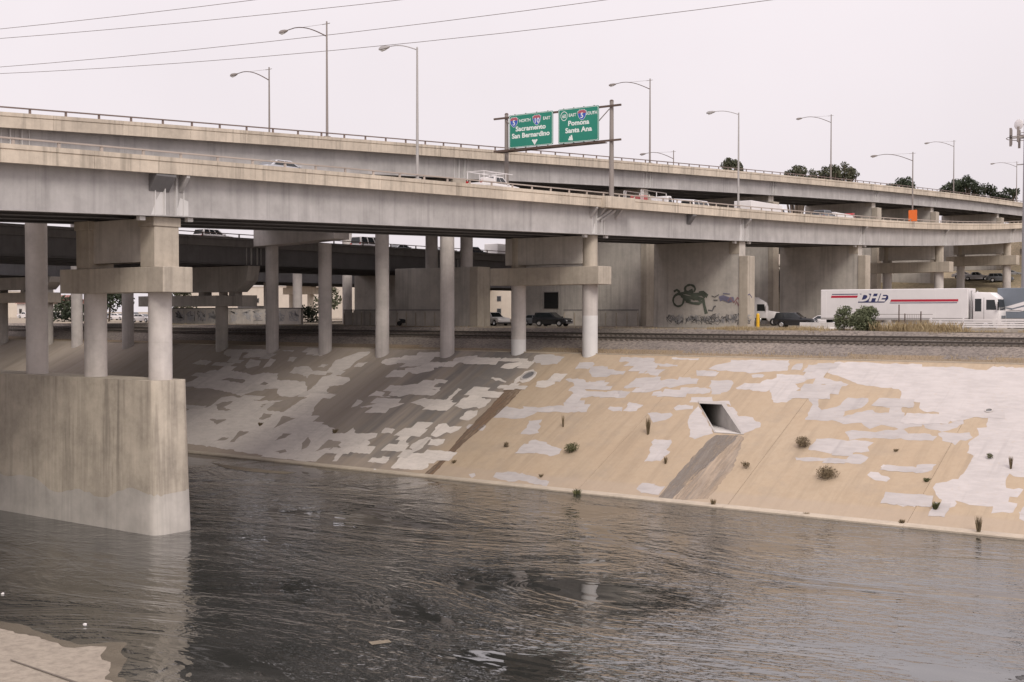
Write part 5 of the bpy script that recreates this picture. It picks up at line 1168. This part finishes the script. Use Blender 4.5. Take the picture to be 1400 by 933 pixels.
dsh.loft(rings).build('dish', M_WHITE, am, smooth=True); MB().tube([(mx_, mn, 36.4), tuple(c0 - ax * .3)], .08, 6).build('dish_arm', M_GALV, am)
MB().box(mx_ - 1.2, mx_ - .4, mn - .1, mn + .1, 31.6, 31.72).build('bracket', M_GALV, am)

# metal fences and graffiti under the viaducts
def metal_fence(x0, x1, n, label):
    e = wthing('metal_fence', label, 'fence', ((x0 + x1) / 2, n, GZ)); k = max(2, int((x1 - x0) / 1.55))
    for i in range(k + 1): x = x0 + (x1 - x0) * i / k; MB().box(x - .06, x + .06, n - .08, n + .04, GZ - .1, GZ + 1.75).build('fence_post', M_CAP, e)
    for i in range(k): a, b = x0 + (x1 - x0) * i / k + .08, x0 + (x1 - x0) * (i + 1) / k - .08; MB().box(a, b, n, n + .03, GZ + .05, GZ + 2.0).build('fence_panel', M_WALL, e)
    MB().box(x0 - .1, x1 + .1, n - .05, n + .02, GZ + 2.02, GZ + 2.14).build('top_rail', M_GIRD, e); return e
metal_fence(-92.5, -81.2, 136.9, 'grey metal panel fence along the wall behind the front column')
metal_fence(-118, -100.5, 121.6, 'grey metal panel fence with pale posts behind the motorcycle')
# doorway in the dark wall
dw = wthing('doorway', 'dark open doorway with pale frame in the wall behind the black suv', 'door', (-92.6, 138.2, GZ + 3))
a_, b_ = onN(744, 400, 138.24), onN(763, 422, 138.24)
MB().box(a_.x, b_.x, 138.21, 138.28, b_.z, a_.z).build('opening', M_BLACK, dw); MB().box(a_.x - .18, a_.x, 138.15, 138.28, b_.z, a_.z + .15).build('jamb', M_FRAME, dw); MB().box(a_.x, b_.x, 138.15, 138.28, a_.z, a_.z + .15).build('lintel', M_FRAME, dw)  # black panel on the solid wall stands for the unlit inside
MB().box(-101, -94.42, 138.3, 140, GZ - .3, 24).build('wall', M_WALL, dw)
# graffiti: flat strokes 4 mm in front of the wall of the front viaduct's bent
FNW = 132 - .8 - .045
ZG = (890, 330, 6.087)
gf = wthing('graffiti', 'dark green motorcycle drawing and tags sprayed on the bent wall', 'graffiti', (-70, FNW, GZ))
SO = [0]
def stroke(pts, w, m, name, off=.004, closed=False):
    SO[0] += 1; off = .003 + SO[0] * .0004
    P_ = [onN(*p, FNW - off) for p in Zs(pts, *ZG)]
    if closed: P_.append(P_[0])
    L = []; R = []
    for i, p in enumerate(P_):
        d = (P_[min(i + 1, len(P_) - 1)] - P_[max(i - 1, 0)]); d.y = 0; d.normalize(); nn = Vector((-d.z, 0, d.x)) * w * random.uniform(.35, .65); L.append(p + nn); R.append(p - nn)
    k = len(P_); MB().add(L + R, [(i, i + 1, i + 1 + k, i + k) for i in range(k - 1)]).build(name, m, gf)
circ = lambda cx, cy, rx, ry, a0=0, a1=360, k=16: [(cx + rx * math.cos(math.radians(a0 + (a1 - a0) * i / k)), cy + ry * math.sin(math.radians(a0 + (a1 - a0) * i / k))) for i in range(k + 1)]
stroke(circ(228, 492, 44, 50), .24, M_GRAFD, 'drawing')
stroke(circ(325, 398, 42, 34, 150, 400), .26, M_GRAFD, 'drawing', .005)
for pts, w in (([(215, 440), (290, 430), (350, 445), (420, 440), (455, 460)], .42), ([(250, 455), (320, 470), (390, 475), (420, 490)], .5), ([(290, 500), (340, 515), (400, 520), (430, 500)], .34), ([(400, 430), (435, 420), (470, 450), (455, 465)], .3),
               ([(430, 470), (445, 540), (460, 605)], .42), ([(275, 415), (310, 430), (350, 410)], .4), ([(190, 420), (215, 405), (240, 425)], .25), ([(340, 440), (370, 460), (350, 490)], .4), ([(270, 480), (300, 490), (330, 500)], .35)): stroke(pts, w, M_GRAFD, 'drawing', .006)
stroke([(475, 575), (510, 580), (525, 545), (540, 540)], .25, M_GRAFK, 'drawing'); stroke([(520, 490), (555, 492)], .12, M_GRAFK, 'drawing'); stroke([(505, 455), (530, 465), (565, 445)], .12, M_GRAFK, 'drawing')
stroke([(570, 480), (600, 470), (650, 490), (690, 480)], .5, M_GRAFV, 'tag', .003); stroke([(640, 500), (660, 470), (690, 510), (720, 470), (750, 500)], .18, M_GRAFP, 'tag', .004); stroke([(700, 530), (710, 500), (735, 540)], .16, M_GRAFP, 'tag', .004)
stroke([(600, 435), (660, 440)], .1, M_GRAFV, 'tag'); stroke([(790, 460), (820, 440), (840, 470)], .14, M_GRAFV, 'tag')
r_ = random.Random(5)
for cx in (150, 180, 205, 225, 250, 310, 335, 360, 390, 430, 460, 490, 520, 560, 600, 640, 680, 700, 740, 780, 815):
    for c in range(4):
        m_ = r_.choice((M_GRAFW, M_GRAFK, M_GRAFK, M_GRAFW)); x, y = cx, 650 + r_.uniform(-20, 25); pts = []
        for i in range(7): pts.append((x + r_.uniform(-26, 26), y + r_.uniform(-32, 30)))
        stroke(pts, r_.uniform(.05, .10), m_, 'tag', .006 + .002 * c)

# buildings far behind on the upstream side
def building(label, x0, x1, y0, y1, h, m, roofm, floors, nwin, gable=False, z0=GZ):
    e = wthing('building', label, 'building', ((x0 + x1) / 2, y0, z0)); w = MB().box(x0, x1, y0, y1, z0 - .3, z0 + h).build('wall', m, e)
    if gable: MB().prism([(y0 - .5, z0 + h), ((y0 + y1) / 2, z0 + h + 2.4), (y1 + .5, z0 + h)], 'x', x0 - .5, x1 + .5).build('roof', roofm, e)
    else: MB().box(x0 - .2, x1 + .2, y0 - .2, y1 + .2, z0 + h, z0 + h + .5).build('roof', roofm, e)
    for f in range(floors):
        for i in range(nwin):
            x = x0 + (x1 - x0) * (i + .5) / nwin; z = z0 + 1.2 + f * 3.3
            o = MB().box(x - .75, x + .75, y0 - .06, y0 - .01, z, z + 1.5).build('window', M_FRAME, e); MB().box(x - .62, x + .62, y0 - .09, y0 - .061, z + .12, z + 1.38).build('pane', M_GLASS, o)
        # windows of the side facing downstream
        for i in range(max(2, nwin // 2)):
            y = y0 + (y1 - y0) * (i + .5) / max(2, nwin // 2); z = z0 + 1.2 + f * 3.3
            o = MB().box(x1 + .01, x1 + .06, y - .75, y + .75, z, z + 1.5).build('window', M_FRAME, e); MB().box(x1 + .061, x1 + .09, y - .62, y + .62, z + .12, z + 1.38).build('pane', M_GLASS, o)
building('white house with red roof beyond the dry lot', -330, -312, 205, 217, 4.2, M_BUILD2, M_ROOF, 1, 5, True)
building('long pale warehouse behind the sandy lot', -330, -190, 262, 300, 9.5, M_BUILD, M_BUILD2, 2, 9)
building('beige flat roofed warehouse upstream past the farthest viaduct', -420, -350, 190, 230, 8, M_BUILD, M_BUILD2, 2, 12)
building('pale apartment block behind the low dark viaduct', -180, -140, 345, 370, 24, M_BUILD, M_BUILD2, 7, 10)
for i, (x, y, H, W) in enumerate(((-250, 250, 9, 9), (-232, 254, 8, 8), (-300, 240, 10, 9), (-345, 185, 8, 9), (-205, 330, 18, 14), (-150, 335, 16, 13))):
    tree(['grey green street tree before the pale warehouse', 'smaller street tree before the pale warehouse', 'street tree at the warehouse corner by the red roofed house', 'street tree before the beige warehouse', 'tall tree beside the pale apartment block', 'tall tree in front of the pale apartment block'][i], (x, y, GZ), H, W, L_OLIVE, None, seed=40 + i, dens=14, leaf=.6)

# low graffiti wall and a distant ramp support behind the slim columns
lw = wthing('low_wall', 'low grey wall with white scribbled tags behind the dark viaduct columns', 'wall', (-150, 128, GZ))
MB().box(-166, -133, 128, 128.5, GZ - .3, GZ + 2.3).build('wall', M_WALL, lw)
MB().box(-166.1, -132.9, 127.95, 128.55, GZ + 2.3, GZ + 2.45).build('coping', M_DIRTYC, lw)
r_ = random.Random(9)
for cx in np.arange(-163, -134, 2.6):
    for c in range(4):
        P_ = [Vector((cx + r_.uniform(-1.1, 1.1), 127.994 - .0011 * c - .0002 * (cx + 163), GZ + r_.uniform(.3, 2.1))) for _ in range(8)]; w = r_.uniform(.04, .08); L = [p + Vector((w, 0, w)) for p in P_]; Rr = [p - Vector((w, 0, w)) for p in P_]
        MB().add(L + Rr, [(i, i + 1, i + 9, i + 8) for i in range(7)]).build('tag', r_.choice((M_GRAFW, M_GRAFK, M_GRAFW, M_GRAFW)), lw)
rs = wthing('ramp_support', 'distant beige ramp support with a short cap beam behind the slim columns', 'bridge support', (-172, 200, GZ))
a_, b_ = onN(391, 403, 200), onN(433, 393, 200)
MB().box(a_.x, b_.x, 199, 201, a_.z, b_.z).build('cap_beam', M_CAP, rs, bevel=.04)
for t_ in (.2, .8): MB().cyl(a_.x + (b_.x - a_.x) * t_, 200, GZ - .3, a_.z, .7, seg=16).build('column', M_CAP, rs, smooth=True)
MB().box(a_.x - 3, b_.x + 3, 192, 320, b_.z + .9, b_.z + 2.4).build('ramp_deck', M_CAP, rs); MB().box(a_.x + 1, b_.x - 1, 199.2, 200.8, b_.z, b_.z + .9).build('ramp_pedestal', M_CAP, rs)
# litter by the water
for px_, py_, z_, s_, lab in ((116, 854, .0, .09, 'small white scrap of litter in the shallows by the near apron'), (493, 645, None, .09, 'bluish white scrap of litter on the toe kerb of the bank'), (4, 812, .0, .07, 'small white scrap floating beside the river pier')):
    q = onZ(px_, py_, .02) if z_ is not None else Vector((onZ(px_, py_, .2).x, TOE + .05, .2))
    r_ = random.Random(px_); k_ = 7; top = [(q.x + s_ * r_.uniform(.7, 1.4) * math.cos(2 * math.pi * i / k_), q.y + s_ * r_.uniform(.7, 1.4) * math.sin(2 * math.pi * i / k_), q.z + r_.uniform(.01, .05)) for i in range(k_)]
    m_ = MB(); m_.add([(x, y, q.z - .03) for x, y, z in top] + top + [(q.x, q.y, q.z + .06)], [(i, (i + 1) % k_, (i + 1) % k_ + k_, i + k_) for i in range(k_)] + [(i + k_, (i + 1) % k_ + k_, 2 * k_) for i in range(k_)])
    tag(m_.build('plastic_scrap', M_WHITE), lab, 'plastic scrap')
